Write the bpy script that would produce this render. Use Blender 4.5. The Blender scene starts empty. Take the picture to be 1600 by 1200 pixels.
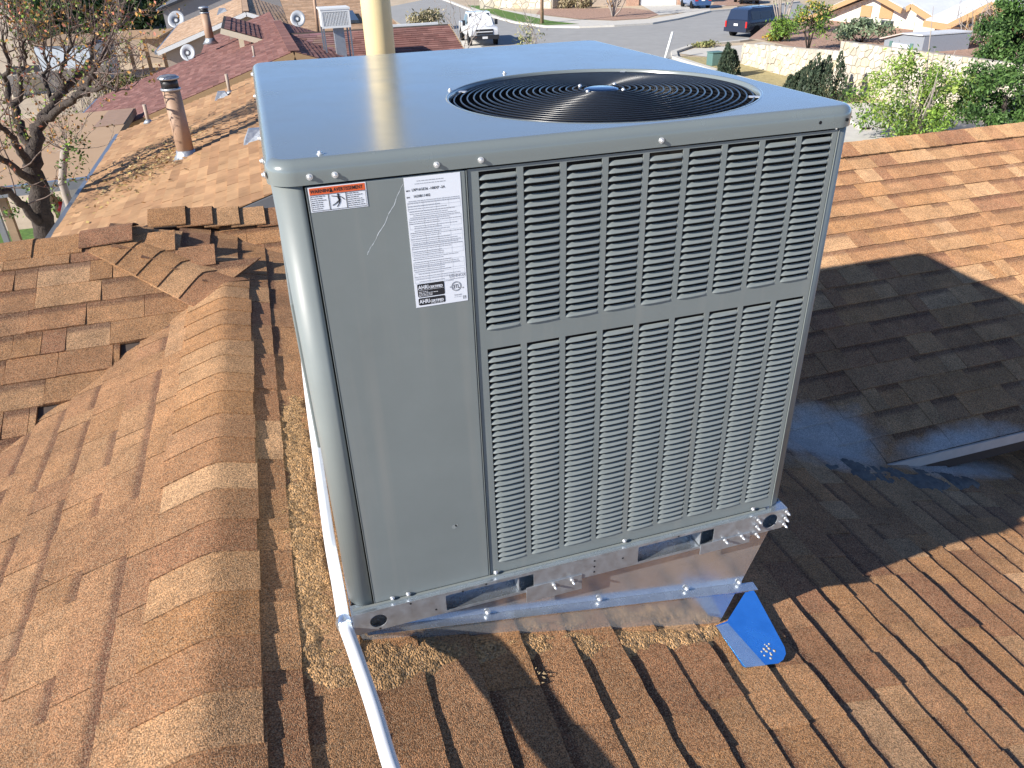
import bpy, math, random
import numpy as np
from mathutils import Vector, Matrix, Euler
from math import sin, cos, pi, radians, sqrt, atan2
random.seed(7); np.random.seed(7)
scene = bpy.context.scene
COL = scene.collection

# ------------------------------------------------------------------ camera
FPX = 1185.281
CAMLOC = (0.01651, -1.36651, 1.43311)
CAMROT = (1.04458155, 0.02877532, -0.30418501)
cam_d = bpy.data.cameras.new('camera'); cam = bpy.data.objects.new('camera', cam_d); COL.objects.link(cam)
cam.location = CAMLOC; cam.rotation_euler = CAMROT
cam_d.sensor_fit = 'HORIZONTAL'; cam_d.sensor_width = 36.0; cam_d.lens = FPX / 1600 * 36.0
cam_d.clip_start = 0.05; cam_d.clip_end = 900
scene.camera = cam
# ------------------------------------------------------------------ world, sun, exposure
SUN_AZ, SUN_EL = radians(16.7), radians(28.0)
SUNDIR = Vector((cos(SUN_EL) * cos(SUN_AZ), cos(SUN_EL) * sin(SUN_AZ), -sin(SUN_EL)))   # direction the light travels
world = bpy.data.worlds.new('World'); scene.world = world; world.use_nodes = True
wn = world.node_tree.nodes; wl = world.node_tree.links; wn.clear()
wo = wn.new('ShaderNodeOutputWorld'); wb = wn.new('ShaderNodeBackground'); sk = wn.new('ShaderNodeTexSky')
sk.sky_type = 'NISHITA'; sk.sun_disc = False; sk.sun_elevation = SUN_EL
sk.sun_rotation = atan2(-SUNDIR.x, -SUNDIR.y) % (2 * pi)
sk.altitude = 3000; sk.air_density = 0.7; sk.dust_density = 0.0; sk.ozone_density = 3.8
wb.inputs['Strength'].default_value = 0.12
wl.new(sk.outputs[0], wb.inputs[0]); wl.new(wb.outputs[0], wo.inputs[0])
sl = bpy.data.lights.new('sun', 'SUN'); sun = bpy.data.objects.new('sun', sl); COL.objects.link(sun)
sl.energy = 4.8; sl.angle = radians(0.53); sl.color = (1.0, 0.945, 0.865)
sun.rotation_euler = SUNDIR.to_track_quat('-Z', 'Y').to_euler()
sun.location = (-20, -8, 20)
scene.view_settings.view_transform = 'Standard'; scene.view_settings.look = 'None'
scene.view_settings.exposure = 0.80; scene.view_settings.gamma = 1.0
scene.view_settings.use_curve_mapping = False

# ------------------------------------------------------------------ measuring helpers (photo ray -> world point on a real plane)
_R = np.array(Euler(CAMROT).to_matrix()); _C = np.array(CAMLOC)
def ray(u, v):
    return _R @ np.array([(u - 800) / FPX, -(v - 600) / FPX, -1.0])
def hit(u, v, n, d):
    n = np.array(n, float); r = ray(u, v); t = (d - n @ _C) / (n @ r); return _C + t * r
ZG = -4.6
def gp(u, v, z=ZG): return hit(u, v, (0, 0, 1), z)
def px_(u, v, x): return hit(u, v, (1, 0, 0), x)
def py_(u, v, y): return hit(u, v, (0, 1, 0), y)
def proj(P):
    q = (np.asarray(P, float) - _C) @ _R
    return np.stack([800 + FPX * q[..., 0] / -q[..., 2], 600 - FPX * q[..., 1] / -q[..., 2]], -1)

# ------------------------------------------------------------------ object helpers
def link(o, parent=None):
    COL.objects.link(o)
    if parent is not None: o.parent = parent
    return o
def tag(o, label=None, cat=None, group=None, kind=None):
    if label: o['label'] = label
    if cat: o['category'] = cat
    if group: o['group'] = group
    if kind: o['kind'] = kind
    return o
def empty(name, loc, label, cat, group=None, rz=0):
    o = bpy.data.objects.new(name, None); o.location = loc; o.rotation_euler = (0, 0, rz); o.empty_display_size = .1
    link(o)
    return tag(o, label, cat, group)
class MB:
    def __init__(s): s.v = []; s.f = []; s.t = []; s.sm = []
    def add(s, vs, fs, tint=None, smooth=False):
        b = len(s.v); s.v += [tuple(map(float, p)) for p in vs]
        for f in fs:
            s.f.append(tuple(b + i for i in f)); s.t.append(tint); s.sm.append(smooth)
        return s
    def box(s, x0, x1, y0, y1, z0, z1, tint=None):
        v = [(x0,y0,z0),(x1,y0,z0),(x1,y1,z0),(x0,y1,z0),(x0,y0,z1),(x1,y0,z1),(x1,y1,z1),(x0,y1,z1)]
        return s.add(v, [(3,2,1,0),(4,5,6,7),(0,1,5,4),(1,2,6,5),(2,3,7,6),(3,0,4,7)], tint)
    def obox(s, c, ax, ay, az, tint=None):   # oriented box: centre + half axes
        c, ax, ay, az = map(np.array, (c, ax, ay, az)); v = []
        for k in (-1, 1):
            for i, j in ((-1,-1),(1,-1),(1,1),(-1,1)): v.append(c + i*ax + j*ay + k*az)
        return s.add(v, [(3,2,1,0),(4,5,6,7),(0,1,5,4),(1,2,6,5),(2,3,7,6),(3,0,4,7)], tint)
    def bar(s, p0, p1, w, h, tint=None, upv=(0,0,1)):
        p0, p1 = np.array(p0, float), np.array(p1, float); d = p1 - p0; L = np.linalg.norm(d); d /= L
        a = np.cross(d, upv); a /= np.linalg.norm(a); b = np.cross(a, d)
        return s.obox((p0+p1)/2, d*L/2, a*w/2, b*h/2, tint)
    def prism(s, poly, d, tint=None):        # poly (3D, planar) extruded by vector d
        n = len(poly); poly = [np.array(p, float) for p in poly]; d = np.array(d, float)
        v = poly + [p + d for p in poly]
        return s.add(v, [tuple(range(n))[::-1], tuple(range(n, 2*n))] + [(i, (i+1) % n, n+(i+1) % n, n+i) for i in range(n)], tint)
    def tube(s, pts, r, seg=8, caps=True, tint=None, smooth=True):
        pts = [np.array(p, float) for p in pts]; n = len(pts)
        rr = r if isinstance(r, (list, tuple, np.ndarray)) else [r]*n
        vs = []; prev = None
        for i, p in enumerate(pts):
            d = pts[min(i+1, n-1)] - pts[max(i-1, 0)]; d = d/(np.linalg.norm(d)+1e-12)
            if prev is None:
                a = np.cross(d, (0,0,1.0)); 
                if np.linalg.norm(a) < 1e-3: a = np.cross(d, (0,1.0,0))
            else: a = prev - d*(prev @ d)
            a = a/np.linalg.norm(a); b = np.cross(d, a); prev = a
            for k in range(seg):
                t = 2*pi*k/seg; vs.append(p + rr[i]*(cos(t)*a + sin(t)*b))
        fs = [(i*seg+k, i*seg+(k+1) % seg, (i+1)*seg+(k+1) % seg, (i+1)*seg+k) for i in range(n-1) for k in range(seg)]
        s.add(vs, fs, tint, smooth)
        if caps:
            b = len(s.v) - n*seg
            s.f.append(tuple(b+k for k in range(seg))[::-1]); s.t.append(tint); s.sm.append(False)
            s.f.append(tuple(b+(n-1)*seg+k for k in range(seg))); s.t.append(tint); s.sm.append(False)
        return s
    def lathe(s, c, prof, seg=24, axis=2, tint=None, smooth=True):   # prof: (radius, height) along z from c
        vs = []; m = len(prof)
        for r, h in prof:
            for k in range(seg):
                t = 2*pi*k/seg; q = [c[0]+r*cos(t), c[1]+r*sin(t), c[2]+h]
                if axis == 1: q = [c[0]+r*cos(t), c[1]+h, c[2]+r*sin(t)]
                if axis == 0: q = [c[0]+h, c[1]+r*cos(t), c[2]+r*sin(t)]
                vs.append(q)
        fs = [(i*seg+k, i*seg+(k+1) % seg, (i+1)*seg+(k+1) % seg, (i+1)*seg+k) for i in range(m-1) for k in range(seg)]
        s.add(vs, fs, tint, smooth); b = len(s.v)-m*seg
        s.f.append(tuple(b+k for k in range(seg))[::-1]); s.t.append(tint); s.sm.append(False)
        s.f.append(tuple(b+(m-1)*seg+k for k in range(seg))); s.t.append(tint); s.sm.append(False)
        return s
    def mesh(s, name):
        me = bpy.data.meshes.new(name); me.from_pydata(s.v, [], s.f)
        if any(s.sm): me.polygons.foreach_set('use_smooth', s.sm)
        if any(t is not None for t in s.t):
            ca = me.color_attributes.new('tint', 'FLOAT_COLOR', 'CORNER'); cols = []
            for f, t in zip(s.f, s.t):
                t = t if t is not None else (.5, .5, .5)
                cols += list((*t[:3], 1.0))*len(f)
            ca.data.foreach_set('color', cols)
        me.update(); return me
    def build(s, name, mat, parent=None, bevel=0, origin=None, weld=False):
        if origin is not None: s.v = [(p[0]-origin[0], p[1]-origin[1], p[2]-origin[2]) for p in s.v]
        me = s.mesh(name); me.materials.append(mat)
        o = bpy.data.objects.new(name, me)
        if origin is not None: o.location = origin
        link(o, parent)
        if parent is not None: o.matrix_parent_inverse = wm(parent).inverted()
        if bevel:
            m = o.modifiers.new('bevel', 'BEVEL'); m.width = bevel; m.segments = 2; m.limit_method = 'ANGLE'; m.angle_limit = radians(40)
        return o
def wm(o):
    m = Matrix.LocRotScale(o.location, o.rotation_euler, o.scale)
    return (wm(o.parent) @ o.matrix_parent_inverse @ m) if o.parent else m

# ------------------------------------------------------------------ materials
def mat(name, col=(.5,.5,.5), rough=.6, metal=0.0, spec=.5, nvar=0.0, nscale=20, bump=0.0, bscale=200, tint=False, bdist=.002, coat=0, trans=0, var2=None, rvar=0, streak=0):
    m = bpy.data.materials.new(name); m.use_nodes = True; nt = m.node_tree; N = nt.nodes; L = nt.links
    b = N['Principled BSDF']; b.inputs['Roughness'].default_value = rough; b.inputs['Metallic'].default_value = metal
    b.inputs['Specular IOR Level'].default_value = spec; b.inputs['Coat Weight'].default_value = coat; b.inputs['Coat Roughness'].default_value = .17
    b.inputs['Transmission Weight'].default_value = trans
    b.inputs['Base Color'].default_value = (*col, 1)
    tc = N.new('ShaderNodeTexCoord')
    src = None
    if tint:
        a = N.new('ShaderNodeAttribute'); a.attribute_name = 'tint'; src = a.outputs['Color']
    if nvar or rvar:
        n = N.new('ShaderNodeTexNoise'); n.inputs['Scale'].default_value = nscale; n.inputs['Detail'].default_value = 6
        n.inputs['Roughness'].default_value = .65
        L.new(tc.outputs['Object'], n.inputs['Vector'])
        mr = N.new('ShaderNodeMapRange'); mr.inputs[1].default_value = .25; mr.inputs[2].default_value = .75
        mr.inputs[3].default_value = 1-nvar; mr.inputs[4].default_value = 1+nvar; L.new(n.outputs['Fac'], mr.inputs[0])
        mx = N.new('ShaderNodeMix'); mx.data_type = 'RGBA'; mx.blend_type = 'MULTIPLY'; mx.inputs[0].default_value = 1
        if src is None: mx.inputs[6].default_value = (*col, 1)
        else: L.new(src, mx.inputs[6])
        L.new(mr.outputs[0], mx.inputs[7]); src = mx.outputs[2]
        if rvar:
            m2 = N.new('ShaderNodeMapRange'); m2.inputs[1].default_value = .3; m2.inputs[2].default_value = .7
            m2.inputs[3].default_value = max(0.02, rough-rvar); m2.inputs[4].default_value = rough+rvar
            L.new(n.outputs['Fac'], m2.inputs[0]); L.new(m2.outputs[0], b.inputs['Roughness'])
    if streak:
        mp = N.new('ShaderNodeMapping'); mp.inputs['Scale'].default_value = (26, 26, 1.1); L.new(tc.outputs['Object'], mp.inputs['Vector'])
        n4 = N.new('ShaderNodeTexNoise'); n4.inputs['Scale'].default_value = 1.0; n4.inputs['Detail'].default_value = 5; L.new(mp.outputs[0], n4.inputs['Vector'])
        m7 = N.new('ShaderNodeMapRange'); m7.inputs[1].default_value = .52; m7.inputs[2].default_value = .78; m7.inputs[3].default_value = 0; m7.inputs[4].default_value = streak; L.new(n4.outputs['Fac'], m7.inputs[0])
        m8 = N.new('ShaderNodeMix'); m8.data_type = 'RGBA'; L.new(m7.outputs[0], m8.inputs[0]); L.new(src, m8.inputs[6]); m8.inputs[7].default_value = (.36, .33, .28, 1); src = m8.outputs[2]
    if src is not None: L.new(src, b.inputs['Base Color'])
    if bump:
        n2 = N.new('ShaderNodeTexNoise'); n2.inputs['Scale'].default_value = bscale; n2.inputs['Detail'].default_value = 4
        L.new(tc.outputs['Object'], n2.inputs['Vector'])
        bp = N.new('ShaderNodeBump'); bp.inputs['Strength'].default_value = bump; bp.inputs['Distance'].default_value = bdist
        L.new(n2.outputs['Fac'], bp.inputs['Height']); L.new(bp.outputs[0], b.inputs['Normal'])
    return m

def shingle_mat(name, gs=400, contrast=.66, bump=.9, stain=False, bdist=.0016):
    """granule-coated asphalt shingle: piece colour from 'tint', mineral granules as speckle and relief"""
    m = bpy.data.materials.new(name); m.use_nodes = True; nt = m.node_tree; N = nt.nodes; L = nt.links
    b = N['Principled BSDF']; b.inputs['Roughness'].default_value = .85; b.inputs['Specular IOR Level'].default_value = .25; b.inputs['Diffuse Roughness'].default_value = .7
    g = N.new('ShaderNodeNewGeometry')
    a = N.new('ShaderNodeAttribute'); a.attribute_name = 'tint'
    vo = N.new('ShaderNodeTexVoronoi'); vo.inputs['Scale'].default_value = gs; L.new(g.outputs['Position'], vo.inputs['Vector'])
    hs = N.new('ShaderNodeSeparateColor'); L.new(vo.outputs['Color'], hs.inputs[0])
    mr = N.new('ShaderNodeMapRange'); mr.inputs[3].default_value = 1-contrast; mr.inputs[4].default_value = 1+contrast
    L.new(hs.outputs[0], mr.inputs[0])
    no = N.new('ShaderNodeTexNoise'); no.inputs['Scale'].default_value = 9; no.inputs['Detail'].default_value = 7; no.inputs['Roughness'].default_value = .7
    L.new(g.outputs['Position'], no.inputs['Vector'])
    m2 = N.new('ShaderNodeMapRange'); m2.inputs[1].default_value = .3; m2.inputs[2].default_value = .7; m2.inputs[3].default_value = .72; m2.inputs[4].default_value = 1.25
    L.new(no.outputs['Fac'], m2.inputs[0])
    mu = N.new('ShaderNodeMath'); mu.operation = 'MULTIPLY'; L.new(mr.outputs[0], mu.inputs[0]); L.new(m2.outputs[0], mu.inputs[1])
    mx = N.new('ShaderNodeMix'); mx.data_type = 'RGBA'; mx.blend_type = 'MULTIPLY'; mx.inputs[0].default_value = 1
    L.new(a.outputs['Color'], mx.inputs[6]); L.new(mu.outputs[0], mx.inputs[7])
    out = mx.outputs[2]
    # granules come in several minerals: rust, buff, grey
    m3 = N.new('ShaderNodeMix'); m3.data_type = 'RGBA'; m3.blend_type = 'MIX'
    cr = N.new('ShaderNodeMapRange'); cr.inputs[1].default_value = .80; cr.inputs[2].default_value = .86; L.new(hs.outputs[1], cr.inputs[0])
    mm = N.new('ShaderNodeMath'); mm.operation = 'MULTIPLY'; mm.inputs[1].default_value = .55; L.new(cr.outputs[0], mm.inputs[0])
    L.new(mm.outputs[0], m3.inputs[0]); L.new(out, m3.inputs[6]); m3.inputs[7].default_value = (.50, .36, .22, 1); out = m3.outputs[2]
    m4 = N.new('ShaderNodeMix'); m4.data_type = 'RGBA'; m4.blend_type = 'MIX'
    c2 = N.new('ShaderNodeMapRange'); c2.inputs[1].default_value = .84; c2.inputs[2].default_value = .9; L.new(hs.outputs[2], c2.inputs[0])
    mm2 = N.new('ShaderNodeMath'); mm2.operation = 'MULTIPLY'; mm2.inputs[1].default_value = .5; L.new(c2.outputs[0], mm2.inputs[0])
    L.new(mm2.outputs[0], m4.inputs[0]); L.new(out, m4.inputs[6]); m4.inputs[7].default_value = (.10, .065, .05, 1); out = m4.outputs[2]
    if stain:     # bluish-grey aluminised sealer brushed over a few shingles beside the valley, with ragged borders
        facs = []
        for (c, r) in STAINS:
            sb = N.new('ShaderNodeVectorMath'); sb.operation = 'SUBTRACT'; L.new(g.outputs['Position'], sb.inputs[0]); sb.inputs[1].default_value = c
            dv = N.new('ShaderNodeVectorMath'); dv.operation = 'DIVIDE'; L.new(sb.outputs[0], dv.inputs[0]); dv.inputs[1].default_value = r
            ln = N.new('ShaderNodeVectorMath'); ln.operation = 'LENGTH'; L.new(dv.outputs[0], ln.inputs[0])
            facs.append(ln.outputs['Value'])
        f = facs[0]
        for q in facs[1:]:
            mn = N.new('ShaderNodeMath'); mn.operation = 'MINIMUM'; L.new(f, mn.inputs[0]); L.new(q, mn.inputs[1]); f = mn.outputs[0]
        n3 = N.new('ShaderNodeTexNoise'); n3.inputs['Scale'].default_value = 7; n3.inputs['Detail'].default_value = 8; L.new(g.outputs['Position'], n3.inputs['Vector'])
        ad = N.new('ShaderNodeMath'); ad.operation = 'ADD'; L.new(f, ad.inputs[0]); L.new(n3.outputs['Fac'], ad.inputs[1])
        r3 = N.new('ShaderNodeMapRange'); r3.inputs[1].default_value = 1.0; r3.inputs[2].default_value = 1.62; r3.inputs[3].default_value = .92; r3.inputs[4].default_value = 0
        L.new(ad.outputs[0], r3.inputs[0])
        m5 = N.new('ShaderNodeMix'); m5.data_type = 'RGBA'; L.new(r3.outputs[0], m5.inputs[0]); L.new(out, m5.inputs[6])
        m6 = N.new('ShaderNodeMix'); m6.data_type = 'RGBA'; m6.blend_type = 'MULTIPLY'; m6.inputs[0].default_value = .55; m6.inputs[6].default_value = (.50, .48, .46, 1); L.new(mu.outputs[0], m6.inputs[7])
        L.new(m6.outputs[2], m5.inputs[7]); out = m5.outputs[2]
    L.new(out, b.inputs['Base Color'])
    if bump:
        bp = N.new('ShaderNodeBump'); bp.inputs['Strength'].default_value = bump; bp.inputs['Distance'].default_value = bdist
        L.new(vo.outputs['Distance'], bp.inputs['Height']); bp.invert = True
        L.new(bp.outputs[0], b.inputs['Normal'])
    return m

STAINS = [((2.00, 1.62, -.56), (.34, .62, .5)), ((2.36, 1.15, -.75), (.34, .24, .4)), ((3.05, 1.00, -.93), (.45, .12, .3))]
M = {}
M['shingle'] = shingle_mat('brown_shingle', stain=True)
M['granule'] = shingle_mat('loose_granules', gs=210, contrast=.6, bump=1.0, bdist=.004)
M['farshingle'] = mat('far_shingle', tint=True, rough=.9, spec=.2, nvar=.25, nscale=3)
M['paint'] = mat('grey_cabinet_paint', (.200, .221, .213), rough=.45, spec=.4, nvar=.06, nscale=6, streak=.22, bump=.04, bscale=260, bdist=.0004, rvar=.05)
M['cap'] = mat('grey_cap_paint', (.18, .205, .20), rough=.24, spec=.55, coat=.5, streak=0, nvar=.03, nscale=5, rvar=.05, bump=.05, bscale=14, bdist=.002)
M['galv'] = mat('galvanised_steel', (.44, .47, .50), rough=.48, metal=.75, nvar=.16, nscale=38, bump=.05, bscale=60, rvar=.12)
M['galv_bright'] = mat('bright_galvanised', (.74, .80, .86), rough=.26, metal=.9, nvar=.1, nscale=22, bump=.05, bscale=30, rvar=.08)
M['flash'] = mat('sky_reflection_tinted_flashing', (.16, .52, .95), rough=.22, metal=1, nvar=.12, nscale=10, bump=.12, bscale=14, rvar=.1, bdist=.003)  # blue of the reflected sky put into the base colour of galvanised metal
M['sheet'] = mat('mirror_galvanised_sheet', (.62, .65, .68), rough=.2, metal=.8, nvar=.12, nscale=9, bump=.06, bscale=6, rvar=.07, bdist=.004)
M['screw'] = mat('zinc_screw', (.80, .80, .80), rough=.38, metal=.7)
M['black'] = mat('black_wire_coating', (.012, .013, .016), rough=.28, spec=.6)
M['dark'] = mat('dark_interior', (.01, .011, .013), rough=.8, spec=.2)
M['coil'] = mat('coil_fins', (.012, .013, .016), rough=.6, spec=.3)
M['hub'] = mat('motor_hub', (.25, .33, .42), rough=.18, metal=1)
M['white'] = mat('label_white', (.78, .80, .84), rough=.35, nvar=.02)
M['ink'] = mat('label_ink', (.015, .016, .02), rough=.5)
M['greyink'] = mat('label_grey_ink', (.36, .37, .40), rough=.5)
M['orange'] = mat('label_orange', (.72, .12, .03), rough=.4)
M['conduit'] = mat('white_conduit', (.80, .81, .83), rough=.24, spec=.6, nvar=.04, nscale=12)
M['cream'] = mat('cream_flue_paint', (.70, .56, .30), rough=.5, nvar=.06, nscale=9)
M['drip'] = mat('pale_drip_edge', (.55, .50, .46), rough=.5, nvar=.12, nscale=12)
M['scratch'] = mat('bare_scratch', (.62, .65, .66), rough=.5)
M['tar'] = mat('dark_sealant', (.11, .105, .10), rough=.85, bump=.6, bscale=60, bdist=.008, nvar=.4, nscale=30)
M['deck'] = mat('roof_deck', (.07, .05, .04), rough=.9)
M['dirt'] = mat('pale_desert_dirt', (.50, .40, .28), rough=.95, nvar=.22, nscale=.5, bump=.5, bscale=4, bdist=.05)
M['asphalt'] = mat('street_asphalt', (.33, .325, .31), rough=.9, nvar=.12, nscale=1.2, bump=.3, bscale=30)
M['concrete'] = mat('pale_concrete', (.58, .55, .49), rough=.85, nvar=.12, nscale=2)
M['redgravel'] = mat('red_gravel', (.40, .25, .18), rough=.95, nvar=.35, nscale=5, bump=.8, bscale=14, bdist=.05)
M['drygrass'] = mat('dry_grass', (.42, .35, .17), rough=.95, nvar=.3, nscale=6, bump=.8, bscale=25, bdist=.05)
M['lawn'] = mat('green_lawn', (.11, .20, .035), rough=.9, nvar=.5, nscale=9, bump=.8, bscale=40, bdist=.05)
M['stucco'] = mat('tan_stucco', (.38, .31, .25), rough=.9, nvar=.08, nscale=4)
M['stucco_grey'] = mat('grey_stucco', (.26, .25, .25), rough=.9, nvar=.08, nscale=4)
M['whitestone'] = mat('white_stone_wall', (.70, .64, .55), rough=.9, nvar=.3, nscale=2.2, bump=.7, bscale=4, bdist=.06)
M['mortar'] = mat('pale_mortar', (.40, .36, .30), rough=.95, nvar=.15, nscale=8)
M['stone'] = mat('buff_rubble_stone', tint=True, rough=.9, nvar=.16, nscale=6, bump=.4, bscale=20, bdist=.01)
M['trim_cream'] = mat('cream_trim', (.70, .62, .45), rough=.6, nvar=.05)
M['trim_tan'] = mat('tan_fascia', (.45, .28, .14), rough=.6, nvar=.08)
M['trim_white'] = mat('white_trim', (.75, .75, .73), rough=.5)
M['gutter'] = mat('grey_gutter', (.30, .33, .37), rough=.35, metal=.6)
M['palesheet'] = mat('pale_roofing', (.62, .64, .66), rough=.75, nvar=.12, nscale=1.3, bump=.25, bscale=9, bdist=.02)
M['flattan'] = mat('flat_tan_roofing', (.42, .28, .17), rough=.95, nvar=.07, nscale=1.5, bump=.2, bscale=30)
M['rustroof'] = mat('rusty_sheet', (.55, .46, .40), rough=.6, nvar=.3, nscale=1.5)
M['shedmetal'] = mat('shed_sheet_metal', (.42, .46, .50), rough=.4, metal=.5, nvar=.1)
M['brownpipe'] = mat('brown_painted_flue', (.36, .23, .15), rough=.6, nvar=.12, nscale=6)
M['wood'] = mat('weathered_wood', (.34, .24, .15), rough=.85, nvar=.25, nscale=6)
M['bark'] = mat('dark_bark', (.055, .042, .034), rough=.95, nvar=.45, nscale=12, bump=.9, bscale=30, bdist=.03)
M['palebark'] = mat('pale_bark', (.34, .29, .25), rough=.9, nvar=.25, nscale=10)
M['twig'] = mat('brown_twigs', (.17, .125, .105), rough=.9)
M['leaf'] = mat('leaves', tint=True, rough=.6, spec=.3)
M['glass'] = mat('window_glass', (.05, .065, .08), rough=.08, spec=.8)
M['carwhite'] = mat('white_car_paint', (.78, .79, .80), rough=.25, coat=.6)
M['carnavy'] = mat('dark_navy_car_paint', (.018, .026, .05), rough=.2, coat=.8)
M['carblue'] = mat('blue_car_paint', (.05, .12, .27), rough=.25, metal=.3, coat=.7)
M['carblack'] = mat('black_car_paint', (.012, .012, .014), rough=.2, coat=.7)
M['tyre'] = mat('tyre_rubber', (.02, .02, .02), rough=.85)
M['chrome'] = mat('chrome', (.7, .7, .7), rough=.15, metal=1)
M['redlens'] = mat('red_lens', (.5, .02, .02), rough=.2)
M['clearlens'] = mat('clear_lens', (.6, .6, .62), rough=.1)
M['plate'] = mat('licence_plate', (.7, .7, .7), rough=.5)
M['teal'] = mat('green_utility_paint', (.10, .19, .175), rough=.5)
M['dish'] = mat('grey_dish', (.34, .36, .39), rough=.4)
M['louvre_box'] = mat('cooler_panel', (.55, .56, .55), rough=.5)
M['darkmetal'] = mat('dark_metal', (.05, .05, .055), rough=.5, metal=.6)
M['blackcap'] = mat('black_flue_band', (.02, .02, .022), rough=.5)

# ================================================================== LETTERING (made first, as meshes; placed on the unit further down)
def make_texts(specs):
    """specs: (key, string, height, align) -> list of meshes lying in the xy plane"""
    objs = []
    for i, (s, h, al) in enumerate(specs):
        c = bpy.data.curves.new('lettering', 'FONT'); c.body = s; c.size = h; c.align_x = al; c.resolution_u = 2; c.extrude = 0; c.offset = .00022 if h > .007 else .0001
        o = bpy.data.objects.new('lettering', c); COL.objects.link(o); objs.append(o)
    bpy.context.view_layer.update(); dg = bpy.context.evaluated_depsgraph_get(); out = []
    for o in objs:
        me = bpy.data.meshes.new_from_object(o.evaluated_get(dg))
        out.append(([v.co.copy() for v in me.vertices], [tuple(p.vertices) for p in me.polygons]))
        bpy.data.meshes.remove(me)
    for o in objs:
        c = o.data; bpy.data.objects.remove(o); bpy.data.curves.remove(c)
    return out

# ================================================================== THE ROOF UNDER THE UNIT
QS, QD = .30, -.0467
def zQ(x): return QD - QS*x                       # slope falling to the right, carries the unit
RX, RZ = -.325, .051                              # front ridge line, along y
LS = .35
def zL(x): return RZ - LS*(RX - x)                # slope falling to the left
PS = .42
PY0, PZ0, PYR = .988, -.825, 3.24
def zP(y): return PZ0 + PS*(y - PY0)              # back right slope, faces the camera
LY0, LZ0, LYR = 2.26, .0, 2.80
def zB(y): return LZ0 + PS*(y - LY0)              # back left slope
house = empty('house', (1.0, 1.5, ZG), 'brown shingled house whose roof fills the foreground under the air conditioner', 'house')

TINTS = [(0.4083, 0.2158, 0.0983), (0.3475, 0.1751, 0.0817), (0.4517, 0.2566, 0.125), (0.3127, 0.1506, 0.0734), (0.3995, 0.2036, 0.0875), (0.278, 0.1303, 0.0684), (0.4866, 0.2931, 0.1541), (0.3648, 0.1914, 0.0933)]
TAVG = tuple(sum(t[i] for t in TINTS)/len(TINTS) for i in range(3))
TINTW = [5, 5, 4, 3.2, 5, 1.6, 2.2, 4]
E_EXP = .1435
pieces = []     # (area, builder data)
def shingle_piece(O, ud, wd, nd, u0, u1, w0, e, hb, tint, band, jit, slant=0, lift=0):
    """one tab: O origin, ud along the course, wd up the slope, nd normal"""
    n = max(3, min(7, int((u1-u0)/.045)))
    us = [u0 + (u1-u0)*i/n for i in range(n+1)]
    jw = [random.uniform(-jit, jit) for _ in us]; jh = [random.uniform(-.0012, .0022)*(jit/.003) for _ in us]
    V = []; C = []
    top = w0 + e + .018
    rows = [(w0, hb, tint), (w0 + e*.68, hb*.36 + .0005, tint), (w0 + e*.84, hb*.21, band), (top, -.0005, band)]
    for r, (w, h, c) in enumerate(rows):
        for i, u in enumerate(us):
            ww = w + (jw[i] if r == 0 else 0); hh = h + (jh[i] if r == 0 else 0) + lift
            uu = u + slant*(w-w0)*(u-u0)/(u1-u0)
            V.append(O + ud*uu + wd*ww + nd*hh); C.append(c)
    m = n+1
    for i, u in enumerate(us):
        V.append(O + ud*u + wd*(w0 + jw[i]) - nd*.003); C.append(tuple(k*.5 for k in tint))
    F = []
    for r in range(3):
        for i in range(n): F.append((r*m+i, r*m+i+1, (r+1)*m+i+1, (r+1)*m+i))
    for i in range(n): F.append((4*m+i, 4*m+i+1, i+1, i))
    # side walls
    b = len(V)
    for (ui, k) in ((u0, 0), (u1, n)):
        V.append(O + ud*(ui + (slant*(top-w0) if k else 0)) + wd*top - nd*.003); C.append(tint)
    F.append((4*m, 0, m, 2*m, 3*m, b)); F.append((b+1, 4*m-1, 3*m-1, 2*m-1, m-1, 5*m-1))
    return V, F, C
def lay(O, ud, wd, nd, urange, courses, w_first, jit, clipfn, h=(.0055, .0105), e=E_EXP, ecap=None, mixt=.15, gap=.0024):
    for k in range(courses):
        w0 = w_first + k*e
        u = urange[0] - random.uniform(0, .3)
        hi = random.random() < .5
        while u < urange[1]:
            L = random.choice((.09, .12, .15, .18, .22, .26, .30)) * random.uniform(.9, 1.1)
            u1 = u + L
            tint = random.choices(TINTS, TINTW)[0]
            s = random.uniform(.9, 1.1); tint = tuple((c*(1-mixt) + a_*mixt)*s for c, a_ in zip(tint, TAVG))
            band = tint
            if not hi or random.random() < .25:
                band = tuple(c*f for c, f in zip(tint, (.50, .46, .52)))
            hb = (h[1] if hi else h[0]) * random.uniform(.85, 1.15)
            mid = O + ud*(u+u1)/2 + wd*(w0 + e/2)
            lo = clipfn(O, ud, wd, u, u1, w0, w0+e)
            if lo is not None:
                ua, ub = lo[:2]; ex = lo[2:]
                if ub - ua > .015:
                    P = np.array([O + ud*a + wd*w for a, w in ((ua, w0), (ub, w0), (ub, w0+e), (ua, w0+e))])
                    e2 = ecap(O, wd, w0, e, (ua+ub)/2) if ecap else e
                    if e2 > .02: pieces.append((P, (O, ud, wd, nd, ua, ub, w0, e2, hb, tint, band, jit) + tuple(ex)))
            u = u1 + gap; hi = not hi if random.random() < .8 else hi
A = lambda *a: np.array(a, float)
def unit(v): return v/np.linalg.norm(v)
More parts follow.
